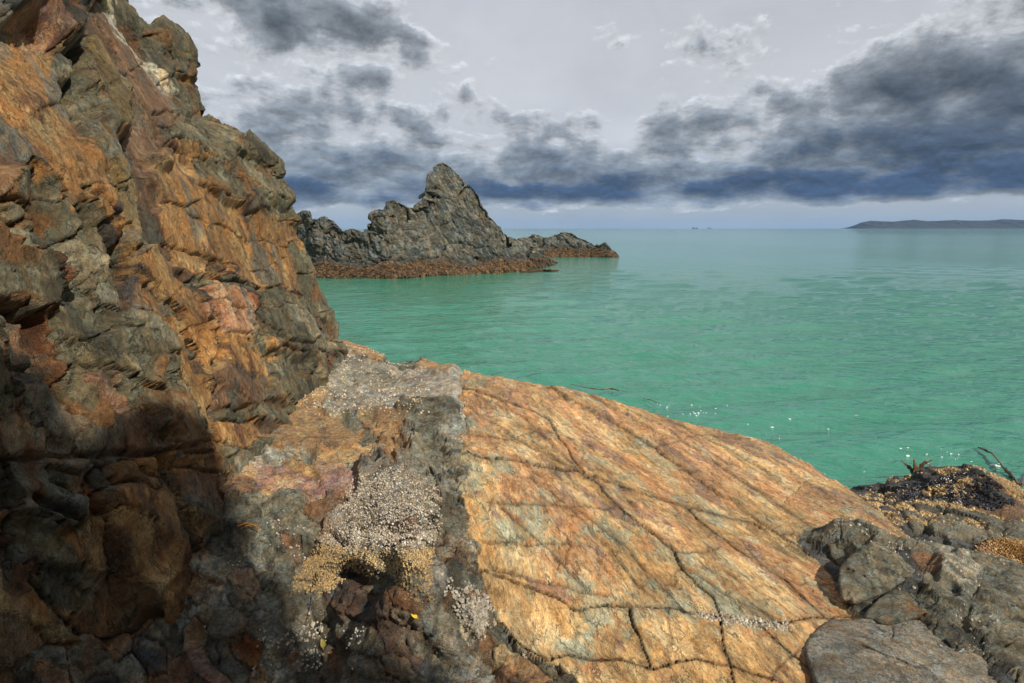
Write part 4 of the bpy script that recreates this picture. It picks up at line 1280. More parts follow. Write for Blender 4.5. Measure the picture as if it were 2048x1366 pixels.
    purp, gg, rust = np.array([0.235, 0.130, 0.088]), np.array([0.335, 0.320, 0.205]), np.array([0.38, 0.165, 0.065])

    def bump_px(lst):
        q = 0
        for (bu, bv, ru, rv, ang, amp) in lst:
            c, s = math.cos(ang), math.sin(ang)
            du = su - bu; dv = sv - bv
            q = q + amp * np.exp(-((du * c + dv * s) / ru) ** 2 - ((-du * s + dv * c) / rv) ** 2)
        return q
    gb = bump_px([(1040, 1050, 60, 35, .5, .32), (1130, 850, 70, 40, .5, .2), (1200, 930, 60, 30, .6, .22), (1010, 930, 30, 40, 1.2, .25), (1300, 800, 120, 22, .3, .16), (1480, 1210, 60, 25, .6, .45),
                  (1090, 1150, 30, 20, .3, .15), (960, 850, 25, 50, 1.4, .2), (1180, 1240, 30, 30, 0, .3), (1120, 1290, 50, 18, .4, .4), (1270, 980, 50, 20, .6, .25), (1380, 1290, 50, 20, 0, .2), (940, 765, 40, 12, 0, .3)])
    pb = bump_px([(1100, 1180, 130, 16, .38, .45), (1030, 1140, 60, 10, .35, .3), (1560, 930, 160, 22, .55, .3), (1760, 1010, 90, 20, .6, .4), (1080, 880, 60, 18, .6, .2), (1430, 1000, 60, 12, .65, .2), (1320, 900, 70, 25, .5, .15),
                  (1230, 1280, 30, 40, 1.3, .25), (1000, 1000, 25, 20, 0, .2)])
    lb = bump_px([(1560, 1110, 90, 40, .6, .3), (1500, 1040, 90, 30, .5, .3), (1640, 990, 100, 30, .5, .2), (1090, 1260, 90, 30, .6, .25), (1500, 1160, 90, 30, .6, .2)])
    rb = bump_px([(1640, 1180, 50, 60, .9, .5), (1180, 830, 60, 30, .6, .15), (1000, 960, 50, 60, 1.2, .15), (1030, 900, 60, 40, .5, .2)])
    t1 = fbm(PAs, 2.4, 6, 0.70, 101); t2 = fbm(PAs, 4.0, 6, 0.72, 103); t3 = fbm(PAs, 3.2, 6, 0.72, 105); t4 = fbm(PAs * np.array([1.7, 1, 1]), 2.4, 6, 0.72, 107)
    dt = ter - lam
    c = lerp(gold, orng, sm(t1 + rb * 0.6 + 0.25 * fak, -0.10, 0.12))
    c = lerp(c, pale, sm(t2 + lb + 0.6 * ter2, 0.16, 0.34) * 0.8)
    c = lerp(c, rust, sm(t3 * 0.8 + rb - 0.1, 0.16, 0.3) * 0.6)
    c = lerp(c, purp, sm(t3 + pb + 0.15 * fbk, 0.20, 0.30) * 0.85)
    c = lerp(c, gg, sm(t4 + gb - 0.05 + 0.15 * fak, 0.20, 0.28) * 0.85)
    c = c * (1 + 0.40 * fak + 0.45 * fbk + 0.35 * np.clip(ter2 - 0.0, -0.5, 0.5) + 0.35 * np.clip(fbm(PAs, 14, 3, 0.6, 109), -0.5, 0.5))[:, None]
    c = lerp(c, np.array([0.32, 0.255, 0.165]), 0.20) * 1.02
    stain = np.exp(-djm / 0.0095) * 0.95 + np.exp(-dfm / 0.0065) * 0.80 + np.exp(-hair * 1.2) * hairm * 0.60
    c = lerp(c, np.array([0.060, 0.038, 0.022]), np.clip(stain, 0, 0.92))
    wl = sm(es[k] + 0.12 * t2, -0.10, 0.02)
    c = lerp(c, np.array([0.085, 0.068, 0.042]), wl * 0.8)
    c = lerp(c, np.array([0.055, 0.048, 0.035]), sm(P[k, 2], 0.85, 0.5) * 0.9)
    COL = np.zeros((len(P), 3)); COL[k] = c
    WET = np.zeros(len(P))
    # everything else
    k = np.flatnonzero(~is_slab); Q = P[k]; QA = Q @ SL_M
    f1, e1, k1 = chisel(Q, 5.0, 23, 2.2, 2)
    f2, e2, k2 = chisel(Q, 13.0, 25, 6.0, 2)
    f3, e3, k3 = facets(Q, 50.0, 26, 1.0, 0.6)
    flat = np.isin(kd[k], [KI[q] for q in ('o', 'p', 'pg')]).astype(float)
    isb = (kd[k] == KI['bn']).astype(float)
    ts = terrace(fbm(QA, 2.5, 4, 0.55, 120), 9, 0.15)
    tb = np.where(is_out[k], sm(ob[k], 0.12, 0.35), sm(np.abs(ju + 6 * w3 - lu)[k] * dist[k] / F, 0, 0.05))
    Dk = off[k] * tb
    jm = sm(fbm(Q, 3.4, 2, 0.5, 147), -0.15, 0.2)
    Dj = -jm * (0.010 + 0.022 * (1 - flat)) * np.exp(-em[k] / 0.006)
    Dk += (1 - flat) * (1 - 0.6 * isb) * (0.055 * f1 + 0.016 * f2) + flat * (0.030 * ts + 0.010 * f2)
    Dj += (1 - flat) * (1 - 0.6 * isb) * (0.005 * f3 - jm * 0.009 * np.exp(-e1 / .02) - (1 - jm) * 0.004 * np.exp(-e2 / .03))
    f5, e5, k5 = facets(Q, 22.0, 128, 1.0, 0.55)
    Dj += (1 - flat) * 0.007 * f5 + flat * 0.004 * f5
    Dj += flat * (0.003 * f3) + 0.004 * fbm(Q, 35, 3, 0.6, 123) + isb * 0.012 * fbm(Q, 12, 3, 0.6, 124)
    D[k] = Dk
    DJ = np.zeros(len(P)); DJ[k] = Dj
    c = kind_colour(kd[k], Q, QA * np.array([2.0, 1, 1]), 130)
    c2 = kind_colour(kd2[k], Q, QA * np.array([2.0, 1, 1]), 130)
    c = lerp(c, c2, sm(fbm(Q, 7, 3, 0.6, 133) - em[k] * 9, 0.02, 0.14) * 0.8)
    c = c * (0.78 + 0.5 * RND3[(ids[k] * 37 + 5) & 255, 0])[:, None] * (1 + 0.3 * k1 + 0.3 * k2 + 0.4 * k5)[:, None]
    c = lerp(c, np.array([0.29, 0.235, 0.155]), (kd[k] == KI['o']) * 0.40)
    low = sm(Q[:, 2], 1.90, 1.70) * sm(v[k], 1110, 1230) * (~is_out[k])       # gully floor: its shade is put into the colour, besides the wet gloss
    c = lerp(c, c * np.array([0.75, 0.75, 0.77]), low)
    c = lerp(c, np.array([0.15, 0.068, 0.026]), sm(fbm(Q, 3.0, 4, 0.6, 136) + 0.2 * np.exp(-em[k] / .03), 0.26, 0.38) * 0.4 * (1 - isb) * (v[k] > 1000) * (~is_out[k]))
    c = lerp(c, np.array([0.09, 0.085, 0.065]), sm(Q[:, 2], 0.8, 0.5) * 0.9)
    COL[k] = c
    WET[k] = low * sm(fbm(Q, 3, 3, 0.5, 138), -0.1, 0.2) * 0.9
    Dc = calm(D.reshape(na, nb), P.reshape(na, nb, 3), 1.5, 3.0, 2).ravel()
    D = np.where(is_slab, D, Dc) + DJ
    V = P + n * D[:, None]
    q = grid_quads(na, nb)
    c0 = len(q) // 2
    if np.cross(V[q[:, 1]] - V[q[:, 0]], V[q[:, 3]] - V[q[:, 0]])[c0][2] < 0: q = q[:, ::-1]
    COL = np.clip(COL, 0.008, 0.8)
    qid = clean_ids(ids.reshape(na, nb)[:-1, :-1]).ravel()

    def namer(i):
        if i >= 3000: return ("rock_plate", slab)
        if i >= 2000: return ("stone", outcrop)
        s_ = ps.L[i - 1000]
        return ({1: "rock_plate", 0: "stone", 2: "stone", 3: "boulder_face"}[s_[7]], GR[s_[7]])
    for grp, mat in (((3000, 4000), SLAB_MAT), ((0, 3000), GREY_MAT)):
        m = (qid >= grp[0]) & (qid < grp[1])
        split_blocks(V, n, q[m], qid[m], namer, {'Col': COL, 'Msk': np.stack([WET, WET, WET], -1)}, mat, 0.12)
    PLAT.update(V=V, N=n, u=u, v=v, ids=ids, slab=is_slab, out=is_out, P=P)


build_platform()
print("platform", time.time() - T0)

# ------------------------------------------------------------------ boulders
from mathutils import Matrix
ICO = {}
for _k in (5, 6):
    _bm = bmesh.new(); bmesh.ops.create_icosphere(_bm, subdivisions=_k, radius=1.0)
    _bm.verts.ensure_lookup_table()
    ICO[_k] = (np.array([v.co[:] for v in _bm.verts]), np.array([[v.index for v in f.verts] for f in _bm.faces])); _bm.free()
SURF = {}


def boulder(name, pts, kind, seed, label, cat, group=None, p=55, tone=1.0, rough=1.0, stain=0.5):
    ICO_V, ICO_F = ICO[6 if name in ('flat_block', 'leaning_boulder') else 5]
    pts = np.array(pts, float)
    X = at_y(pts[:, 0], pts[:, 1], pts[:, 2])
    bm = bmesh.new()
    for q in X: bm.verts.new(q)
    bmesh.ops.convex_hull(bm, input=bm.verts)
    bm.normal_update()
    c = X.mean(0)
    pl = []
    for f in bm.faces:
        nn = np.array(f.normal[:]); d = nn @ (np.array(f.verts[0].co[:]) - c)
        if d < 0: nn, d = -nn, -d
        pl.append((*nn, max(d, 0.02)))
    bm.free()
    pl = np.array(pl)
    dn = ICO_V @ pl[:, :3].T / pl[:, 3]
    r = (np.maximum(dn, 1e-4) ** p).sum(1) ** (-1 / p)
    P = c + ICO_V * r[:, None]
    size = r.mean()
    f1, e1, k1 = facets(P, 6.0, seed, 1.0, 0.6); f2, e2, k2 = facets(P, 17, seed + 2, 1.0, 0.6); f3, e3, k3 = facets(P, 46, seed + 4, 1.0, 0.6)
    hair = np.abs(fbm(P * np.array([1, 0.55, 1]), 3.2, 3, 0.5, seed + 6)) / 0.016
    D = rough * (0.007 * f1 + 0.006 * f2 + 0.004 * f3 - 0.003 * np.exp(-e1 / 0.03)) - 0.020 * np.exp(-hair ** 2) + 0.008 * fbm(P, 3, 3, 0.5, seed + 8) + 0.003 * fbm(P, 40, 2, 0.6, seed + 9)
    V = P + ICO_V * D[:, None]
    kd = np.full(len(P), KI[kind])
    C = kind_colour(kd, P, P * 1.6, seed + 10) * tone * (1 + 0.4 * k1 + 0.4 * k2)[:, None]
    C = lerp(C, np.array([0.20, 0.105, 0.04]), sm(fbm(P, 4.0, 4, 0.6, seed + 12), 0.25, 0.36) * stain)
    C = lerp(C, np.array([0.04, 0.035, 0.026]), np.exp(-hair) * 0.6)
    C = np.clip(C, 0.01, 0.7)
    o = mesh_obj(name, V - c, [ICO_F], GREY_MAT, None, {'Col': C, 'Msk': np.zeros((len(P), 3))})
    o.location = c
    o['_loc'] = tuple(float(q) for q in c)
    tag(o, label, cat, group)
    SURF[name] = (V, ICO_V, o, c)
    return o


boulder("angular_boulder", [(1650, 1085, 3.4), (1660, 1115, 3.28), (1685, 1138, 3.2), (1745, 1115, 3.2), (1753, 1080, 3.4), (1718, 1045, 3.5), (1690, 1056, 3.5), (1664, 1066, 3.5),
                            (1702, 1058, 3.75), (1750, 1080, 3.75), (1662, 1084, 3.7), (1690, 1152, 3.45), (1740, 1145, 3.5)], 'g', 201,
        "small blue grey angular boulder wedged behind the cracked leaning block on the ochre slab", "boulder", tone=0.85)
boulder("leaning_boulder", [(1742, 1082, 3.12), (1762, 1088, 3.1), (1834, 1138, 3.0), (1826, 1152, 2.88), (1762, 1190, 2.78), (1712, 1208, 2.72), (1680, 1200, 2.78), (1676, 1140, 2.95), (1700, 1108, 3.08),
                            (1765, 1086, 3.4), (1832, 1128, 3.3), (1692, 1128, 3.3), (1700, 1222, 2.95), (1815, 1180, 3.1)], 'g', 211,
        "leaning cracked grey block overhanging a dark hole, its shadow on the ochre slab", "boulder", tone=1.1)
boulder("wedge_boulder", [(1716, 1240, 2.58), (1745, 1205, 2.72), (1800, 1168, 2.85), (1842, 1178, 2.85), (1856, 1225, 2.6), (1775, 1248, 2.5), (1805, 1172, 3.1), (1856, 1190, 3.1), (1785, 1275, 2.75), (1860, 1270, 2.8)], 'g', 221,
        "brownish grey wedge of rock under the leaning block, above the big flat block", "boulder", tone=0.95, stain=0.8)
boulder("flat_block", [(1600, 1292, 2.34), (1614, 1272, 2.44), (1652, 1238, 2.56), (1700, 1236, 2.6), (1800, 1238, 2.6), (1850, 1238, 2.6), (1905, 1262, 2.5), (2000, 1312, 2.32), (2120, 1372, 2.15), (2120, 1470, 1.9),
                       (1660, 1470, 1.85), (1637, 1372, 2.04), (1606, 1312, 2.22), (1640, 1420, 2.15), (1700, 1500, 2.2), (2000, 1500, 2.2), (1900, 1330, 2.75), (1700, 1300, 2.75)], 'pg', 231,
        "large flat topped grey block with crossing cracks in the lower right corner", "boulder", tone=0.80, rough=0.7, stain=0.2)
boulder("pinkish_block", [(1972, 1172, 3.05), (2032, 1140, 3.2), (2110, 1182, 3.1), (2090, 1250, 2.75), (2000, 1222, 2.82), (1985, 1200, 2.9), (2040, 1150, 3.5), (2110, 1190, 3.4), (2040, 1290, 3.0)], 'pg', 241,
        "flat pinkish grey block at the right edge, above the rubbly outcrop", "boulder", tone=0.75, rough=0.6)
boulder("tan_boulder", [(1938, 1090, 4.85), (1962, 1080, 4.95), (1992, 1074, 5.0), (2060, 1078, 5.0), (2110, 1110, 4.8), (2070, 1168, 4.45), (1995, 1152, 4.5), (1955, 1112, 4.7), (2000, 1084, 5.5), (2090, 1090, 5.5),
                        (1960, 1150, 5.2), (2000, 1230, 5.0), (2080, 1230, 5.0)], 'b', 251,
        "rounded boulder crusted with golden brown barnacles at the right edge", "boulder", p=12, rough=0.7)

# ------------------------------------------------------------------ low tidal rock with mussels, beyond the slab on the right
TID = {}
tidal = empty("tidal_rock", (5.2, 6.2, 0.0), "low wet grey rock with tan streaks at the waterline, black mussels on its sea side", "tidal rock")


def build_tidal():
    ct = [tuple(at_z(u, v, z)) for u, v, z in [(1745, 985, .14), (1800, 982, .22), (1850, 968, .34), (1900, 957, .46), (1960, 950, .56), (1990, 965, .48), (2045, 1005, .34), (1850, 1010, .36), (1900, 1030, .42), (1990, 1030, .40),
                                               (2060, 1050, .42), (1860, 1060, .50), (1950, 1080, .52), (2060, 1090, .48), (1800, 1020, .40), (2200, 1040, .40), (2200, 1110, .45), (1780, 1060, .5), (1850, 1150, .5)]]
    f = tps(ct, 0.01)
    ed = [tuple(at_z(u, v, z)[:2]) for u, v, z in [(1728, 976, .06), (1790, 972, .10), (1838, 966, .18), (1880, 950, .36), (1930, 944, .48), (1968, 944, .50), (2005, 966, .36), (2052, 1012, .22), (2120, 1045, .15), (2320, 1090, .12)]]
    ed += [(7.0, 3.6), (4.2, 3.4), (3.3, 4.6), (3.3, 7.4)]
    nx, nyy = 300, 240
    Y, A = np.meshgrid(np.linspace(3.6, 8.4, nyy), np.linspace(0.50, 1.25, nx)); X = A * Y
    x, y = X.ravel(), Y.ravel(); P0 = np.stack([x, y, 0 * x], -1)
    es = poly_sd(x, y, ed) + 0.10 * noise(P0, 1.6, 5) + 0.05 * noise(P0, 5, 6)
    z = np.clip(f(x, y), -0.5, 0.75); z = z - 1.3 * 0.5 * (np.sqrt(es * es + 0.01) + es); z = np.maximum(z, -0.9)
    P = np.stack([x, y, z], -1); N = grid_normals(P.reshape(nx, nyy, 3))
    if N[nx // 2, nyy // 2, 2] < 0: N = -N
    n = N.reshape(-1, 3); u, v = proj(P); dist = np.linalg.norm(P - np.array([0, 0, H]), axis=1)
    S = Seeds()
    for kq, w, o, *p in [('g', 16, .03, 1850, 1012, 1880, 1020), ('g', 18, .05, 1900, 1030, 2000, 1052), ('g', 14, .06, 1870, 1055, 1960, 1078), ('g', 16, .04, 2000, 1050, 2060, 1075), ('b', 14, .05, 1940, 1010, 2040, 1030),
                         ('d', 18, .08, 1880, 965, 1960, 975), ('d', 14, .05, 1960, 995, 2000, 1000), ('d', 12, .05, 1790, 985, 1850, 990), ('g', 12, .05, 1810, 1020, 1835, 1050), ('d', 12, .03, 1750, 985), ('b', 12, .05, 1985, 960, 2010, 985)]:
        S.add(kq, w, o, *p)
    S.fill((1700, 940, 2400, 1250), 25, (12, 24), ['g', 'b', 'd'], (0, .06), 0.85)
    pu = u + 8 * noise(P, 2, 1) + 4 * noise(P, 7, 2); pv = v + 5 * noise(P, 2, 3) + 3 * noise(P, 7, 4)
    i1, i2, d1, e, A_ = S.cells(pu, pv); em = e * dist / F
    f1, e1, k1 = facets(P, 3.0, 71, 1.0, 0.7); f2, e2, k2 = facets(P, 8.0, 72, 1.0, 0.6); f3, e3, k3 = facets(P, 20.0, 73, 1.0, 0.6)
    D = A_[i1, 5] + (A_[i2, 5] - A_[i1, 5]) * 0.5 * np.exp(-em / 0.03) - 0.05 * np.exp(-em / 0.02) + 0.04 * f1 + 0.02 * f2 + 0.007 * f3
    V = P + n * D[:, None]
    c = kind_colour(A_[i1, 6].astype(int), P, P @ SL_M, 300) * (1 + 0.35 * k1 + 0.4 * k2)[:, None] * 0.85
    tan = sm(fbm(P @ np.stack([SL_D1 * .4, SL_D2, SL_N], 1), 4.0, 5, 0.65, 305), 0.02, 0.14) * sm(v, 1075, 1035)
    c = lerp(c, np.array([0.36, 0.235, 0.105]), tan * 0.85)
    c = lerp(c, np.array([0.03, 0.03, 0.028]), sm(V[:, 2], 0.14, 0.05))
    q = grid_quads(nx, nyy)
    if np.cross(V[q[:, 1]] - V[q[:, 0]], V[q[:, 3]] - V[q[:, 0]])[len(q) // 2][2] < 0: q = q[:, ::-1]
    qid = clean_ids(i1.reshape(nx, nyy)[:-1, :-1]).ravel()
    split_blocks(V, n, q, qid, lambda i: ("rock_plate", tidal), {'Col': np.clip(c, 0.01, 0.7), 'Msk': np.full((len(V), 3), 0.35)}, GREY_MAT, 0.15)
    TID.update(V=V, N=n, P=P, tan=tan)


build_tidal()
print("boulders", time.time() - T0)

# ------------------------------------------------------------------ shells
SHELL = plain_mat("shell", (0.5, 0.45, 0.35), (0.6, 0.55, 0.45), 300.0, 0.7, 0.3, 0.002, attr=True)
MUSSEL = plain_mat("mussel_shell", (0.012, 0.013, 0.020), (0.03, 0.03, 0.04), 60.0, 0.32, 0.2, 0.002, attr=True)


def frames(N, r):
    a = r.normal(size=N.shape); t1 = np.cross(N, a); t1 /= np.linalg.norm(t1, axis=1)[:, None] + 1e-9
    return t1, np.cross(N, t1)


def barnacles(parent, P, N, size, cols, seed, name="barnacles"):
    """each one a small open cone of six plates"""
    if len(P) == 0: return
    r = np.random.RandomState(seed); n = len(P)
    t1, t2 = frames(N, r)
    s = size * r.lognormal(0, 0.32, (n, 1))
    an = np.arange(6) / 6 * 2 * math.pi
    V = np.zeros((n, 13, 3))
    for j in range(6):
        d = t1 * math.cos(an[j]) + t2 * math.sin(an[j])
        V[:, j] = P + d * s - N * s * 0.3
        V[:, 6 + j] = P + d * s * r.uniform(0.38, 0.55, (n, 1)) + N * s * r.uniform(0.7, 1.05, (n, 1))
    V[:, 12] = P + N * s * 0.25
    b = (np.arange(n) * 13)[:, None]
    q = np.concatenate([b + [j, (j + 1) % 6, 6 + (j + 1) % 6, 6 + j] for j in range(6)])
    tr = np.concatenate([b + [6 + j, 6 + (j + 1) % 6, 12] for j in range(6)])
    cols = np.array(cols); C = cols[r.randint(0, len(cols), n)] * r.uniform(0.75, 1.2, (n, 1))
    CC = np.repeat(C[:, None], 13, 1); CC[:, 12] *= 0.25
    o = mesh_obj(name, V.reshape(-1, 3), [q, tr], SHELL, parent, {'Col': CC.reshape(-1, 3)}, False)
    o['kind'] = 'stuff'
    return o


def scatter(V, N, prob, n, seed):
    r = np.random.RandomState(seed)
    w = np.clip(prob, 0, None); w = w / w.sum()
    k = r.choice(len(V), n, p=w)
    t1, t2 = frames(N[k], r)
    j = r.uniform(-0.006, 0.006, (n, 2))
    return V[k] + t1 * j[:, :1] + t2 * j[:, 1:], N[k]


WHITE = [(0.50, 0.44, 0.35), (0.42, 0.37, 0.29), (0.58, 0.53, 0.44), (0.30, 0.26, 0.20)]
TAN = [(0.40, 0.27, 0.11), (0.48, 0.34, 0.15), (0.30, 0.20, 0.09), (0.20, 0.15, 0.09)]
pv_, pn_ = PLAT['V'], PLAT['N']
VN = grid_normals  # noqa
uu, vv = proj(pv_)
dd = np.linalg.norm(pv_ - np.array([0, 0, H]), axis=1)
area = 1.0
bw = sm(poly_sd(uu, vv, [(705, 955), (790, 932), (880, 980), (872, 1085), (800, 1105), (690, 1095), (640, 1085)]) + 14 * noise(pv_, 6, 1), 10, -8)
bt = sm(poly_sd(uu, vv, [(590, 1175), (640, 1085), (800, 1105), (858, 1100), (862, 1205), (815, 1190), (785, 1145), (700, 1140), (650, 1168)]) + 14 * noise(pv_, 6, 2), 10, -6)
inside = (~PLAT['slab']) & (~PLAT['out'])
patch = sm(fbm(pv_, 5.0, 4, 0.6, 401), 0.0, 0.25)
barnacles(barn, *scatter(pv_, pn_, bw * (0.35 + patch) * inside, 10500, 1), 0.0038, WHITE + [(0.16, 0.14, 0.12), (0.30, 0.24, 0.16), (0.35, 0.26, 0.14)], 11)
barnacles(barn, *scatter(pv_, pn_, bt * inside, 7500, 2), 0.0040, TAN, 12, "tan_barnacles")
gm = inside * (vv > 1040) * (uu > 380) * (uu < 1060) * sm(fbm(pv_, 3.2, 4, 0.6, 403), 0.12, 0.30)
barnacles(gully, *scatter(pv_, pn_, gm * (uu < 880) + 1e-12, 1300, 3), 0.0050, WHITE[:3], 13)
barnacles(rubble, *scatter(pv_, pn_, gm * (uu >= 880) * (1 + 2 * (vv > 1200)) + 1e-12, 1100, 4), 0.0050, WHITE[:3], 14)
sm_ = inside * (vv > 690) * (vv < 830) * (uu > 560) * (uu < 860) * (0.2 + patch)
barnacles(shelf, *scatter(pv_, pn_, sm_ + 1e-12, 2200, 5), 0.0075, WHITE + TAN[:2], 15)
barnacles(outcrop, *scatter(pv_, pn_, PLAT['out'] * sm(fbm(pv_, 3.5, 4, 0.6, 405), 0.1, 0.3) + 1e-12, 700, 6), 0.006, WHITE, 16)
ex = sm(polyline_dist(uu, vv, [(1400, 1229), (1450, 1238), (1530, 1248), (1575, 1249)]), 14, 2) * PLAT['slab']
barnacles(slab, *scatter(pv_, pn_, ex + 1e-12, 260, 7), 0.006, WHITE, 17)
Vt, Nt, ot, cc = SURF["tan_boulder"]
k = np.random.RandomState(4).choice(np.flatnonzero(Nt[:, 2] > -0.3), 4500)
barnacles(ot, Vt[k], Nt[k], 0.011, [(0.36, 0.205, 0.060), (0.27, 0.145, 0.045), (0.17, 0.09, 0.035), (0.44, 0.28, 0.10)], 18)
ut, vt2 = proj(TID['V'])
k = scatter(TID['V'], TID['N'], TID['tan'] * (TID['V'][:, 2] > 0.15) + 1e-12, 3600, 8)
barnacles(tidal, *k, 0.011, [(0.45, 0.31, 0.14), (0.38, 0.25, 0.11), (0.52, 0.39, 0.20)], 19)


def mussels(parent, P, N, size, seed):
    r = np.random.RandomState(seed); n = len(P); t1, t2 = frames(N, r)
    L = size * r.lognormal(0, 0.25, (n, 1)); ax = N * r.uniform(0.1, 0.9, (n, 1)) + t1; ax /= np.linalg.norm(ax, axis=1)[:, None]
    sd_ = t2; up = np.cross(ax, sd_)
    V = np.stack([P - ax * L, P + ax * L * 0.9 + up * L * 0.1, P + sd_ * L * 0.36, P - sd_ * L * 0.36, P + up * L * 0.42 + ax * L * 0.2, P - up * L * 0.3], 1)
    b = (np.arange(n) * 6)[:, None]
    tr = np.concatenate([b + t for t in ([0, 2, 4], [2, 1, 4], [1, 3, 4], [3, 0, 4], [2, 0, 5], [1, 2, 5], [3, 1, 5], [0, 3, 5])])
    C = np.array([(0.014, 0.015, 0.022), (0.022, 0.022, 0.028), (0.035, 0.033, 0.035)])[r.randint(0, 3, n)]
    o = mesh_obj("mussels", V.reshape(-1, 3), [tr], MUSSEL, parent, {'Col': np.repeat(C, 6, 0)}, False)
    o['kind'] = 'stuff'


mz = TID['V'][:, 2]
mm = sm(poly_sd(ut, vt2, [(1728, 975), (1800, 975), (1840, 968), (1885, 950), (1960, 945), (2000, 970), (2025, 1005), (1985, 1022), (1930, 1005), (1870, 998), (1800, 1000)]) + 10 * noise(TID['V'], 3, 3), 4, -4) \
    * sm(fbm(TID['V'] * np.array([1, 1.6, 1]), 3.0, 4, 0.6, 411), -0.18, 0.0) * (mz > 0.02)
mussels(tidal, *scatter(TID['V'], TID['N'], mm + 1e-12, 6500, 9), 0.024, 21)
print("shells", time.time() - T0)

# ------------------------------------------------------------------ weed, leaves, foam
KELP = plain_mat("kelp", (0.085, 0.035, 0.018), (0.15, 0.075, 0.030), 18.0, 0.35, 0.4, 0.01, spec=0.5)


def strand_mesh(pts, widths, thick):
    """flattened tube through 3-D points"""
    pts = np.array(pts, float); n0 = len(pts)
    t0 = np.arange(n0); t = np.linspace(0, n0 - 1, n0 * 7)
    Pp = np.stack([np.interp(t, t0, pts[:, i]) for i in range(3)], -1)
    for _ in range(4): Pp[1:-1] = 0.25 * Pp[:-2] + 0.5 * Pp[1:-1] + 0.25 * Pp[2:]
    W = np.interp(t, t0, widths) * (1 + 0.25 * np.sin(t * 9.0))
    T = np.gradient(Pp, axis=0); T /= np.linalg.norm(T, axis=1)[:, None] + 1e-9
    side = np.cross(T, np.array([0.2, -1.0, 0.25])); side /= np.linalg.norm(side, axis=1)[:, None] + 1e-9
    nrm = np.cross(side, T)
    roll = 0.5 * np.sin(t * 1.7)
    s2 = side * np.cos(roll)[:, None] + nrm * np.sin(roll)[:, None]; n2 = np.cross(s2, T)
    an = np.arange(6) / 6 * 2 * math.pi
    V = np.stack([Pp + s2 * (W * math.cos(a))[:, None] + n2 * (np.minimum(thick, W) * math.sin(a))[:, None] for a in an], 1)
    m = len(t); idx = np.arange(m * 6).reshape(m, 6)
    q = np.stack([idx[:-1], np.roll(idx[:-1], -1, 1), np.roll(idx[1:], -1, 1), idx[1:]], -1).reshape(-1, 4)
    caps = [idx[0][::-1][None], idx[-1][None]]
    return V.reshape(-1, 3), [q] + caps


def kelp(name, label, cat, strands, loc, mat=KELP):
    o = empty(name, loc, label, cat)
    for pts, w, th in strands:
        V, fs = strand_mesh(pts, w, th)
        mesh_obj("frond", V, fs, mat, o)
    return o


def py(L, y): return [at_y(np.array(float(a)), np.array(float(b)), y) for a, b in L]


def pz(L, z=0.03): return [at_z(np.array(float(a)), np.array(float(b)), z) for a, b in L]


b0 = at_z(np.array(1836.), np.array(960.), 0.0)
kelp("kelp_plant", "reddish brown kelp fronds standing out of the water left of the mussel bank", "kelp",
     [(py([(1838, 968), (1835, 945), (1829, 930), (1828, 918)], b0[1]), [.03, .045, .04, .02], .008),
      (py([(1838, 965), (1824, 940), (1813, 930), (1803, 921)], b0[1] + .03), [.02, .03, .02, .008], .006),
      (py([(1838, 965), (1838, 938), (1848, 926), (1864, 920)], b0[1] + .05), [.02, .02, .035, .012], .006),
      (py([(1848, 926), (1860, 928), (1864, 945)], b0[1] + .06), [.012, .016, .012], .006)], tuple(b0))
b1 = at_z(np.array(2040.), np.array(975.), 0.0)
kelp("kelp_strand", "long dark kelp strand trailing on the water at the right edge", "kelp",
     [(pz([(1957, 894), (1976, 903), (1984, 906), (1996, 920), (2006, 935), (2020, 948), (2034, 962), (2042, 975), (2052, 958), (2070, 940)], .05), [.012, .03, .025, .03, .025, .04, .035, .05, .05, .03], .012),
      (pz([(2046, 972), (2030, 978), (2010, 972)], .04), [.03, .03, .01], .008)], tuple(b1))
b2 = at_y(np.array(1948.), np.array(947.), 6.85)
kelp("weed_tuft", "small brown weed tuft on top of the mussel bank", "seaweed",
     [(py([(1942, 955), (1944, 942), (1950, 934), (1956, 937)], 6.95), [.02, .04, .03, .01], .008), (py([(1940, 955), (1936, 946), (1930, 944)], 6.95), [.02, .02, .01], .006)], tuple(b2))
b3 = at_z(np.array(1210.), np.array(778.), 0.0)
kelp("floating_weed", "thin brown weed strand floating just beyond the slab's far edge", "seaweed",
     [(pz([(1140, 768), (1170, 775), (1200, 779), (1225, 777), (1240, 782)], .04), [.004, .010, .010, .018, .006], .006)], tuple(b3))
b4 = at_z(np.array(1300.), np.array(800.), 0.0)
kelp("floating_weed", "short reddish weed strand floating at the slab's edge beside foam", "seaweed",
     [(pz([(1285, 797), (1300, 799), (1320, 808)], .04), [.004, .012, .004], .006)], tuple(b4))
b5 = at_z(np.array(1080.), np.array(543.), 0.0)
kelp("floating_weed", "dark red weed lying on the water at the right foot of the pointed stack", "seaweed",
     [(pz([(1040, 544), (1062, 543), (1085, 541), (1100, 542), (1118, 541)], .08), [.04, .12, .09, .14, .04], .02)], tuple(b5), plain_mat('dark_weed', (0.05, 0.022, 0.014), (0.08, 0.035, 0.02), 4.0, 0.9, 0.2, 0.01, spec=0.05))

def surf_at(u, v):
    k = int(np.argmin((uu - u) ** 2 + (vv - v) ** 2 + (PLAT['out'] * 0)))
    return pv_[k], pn_[k]


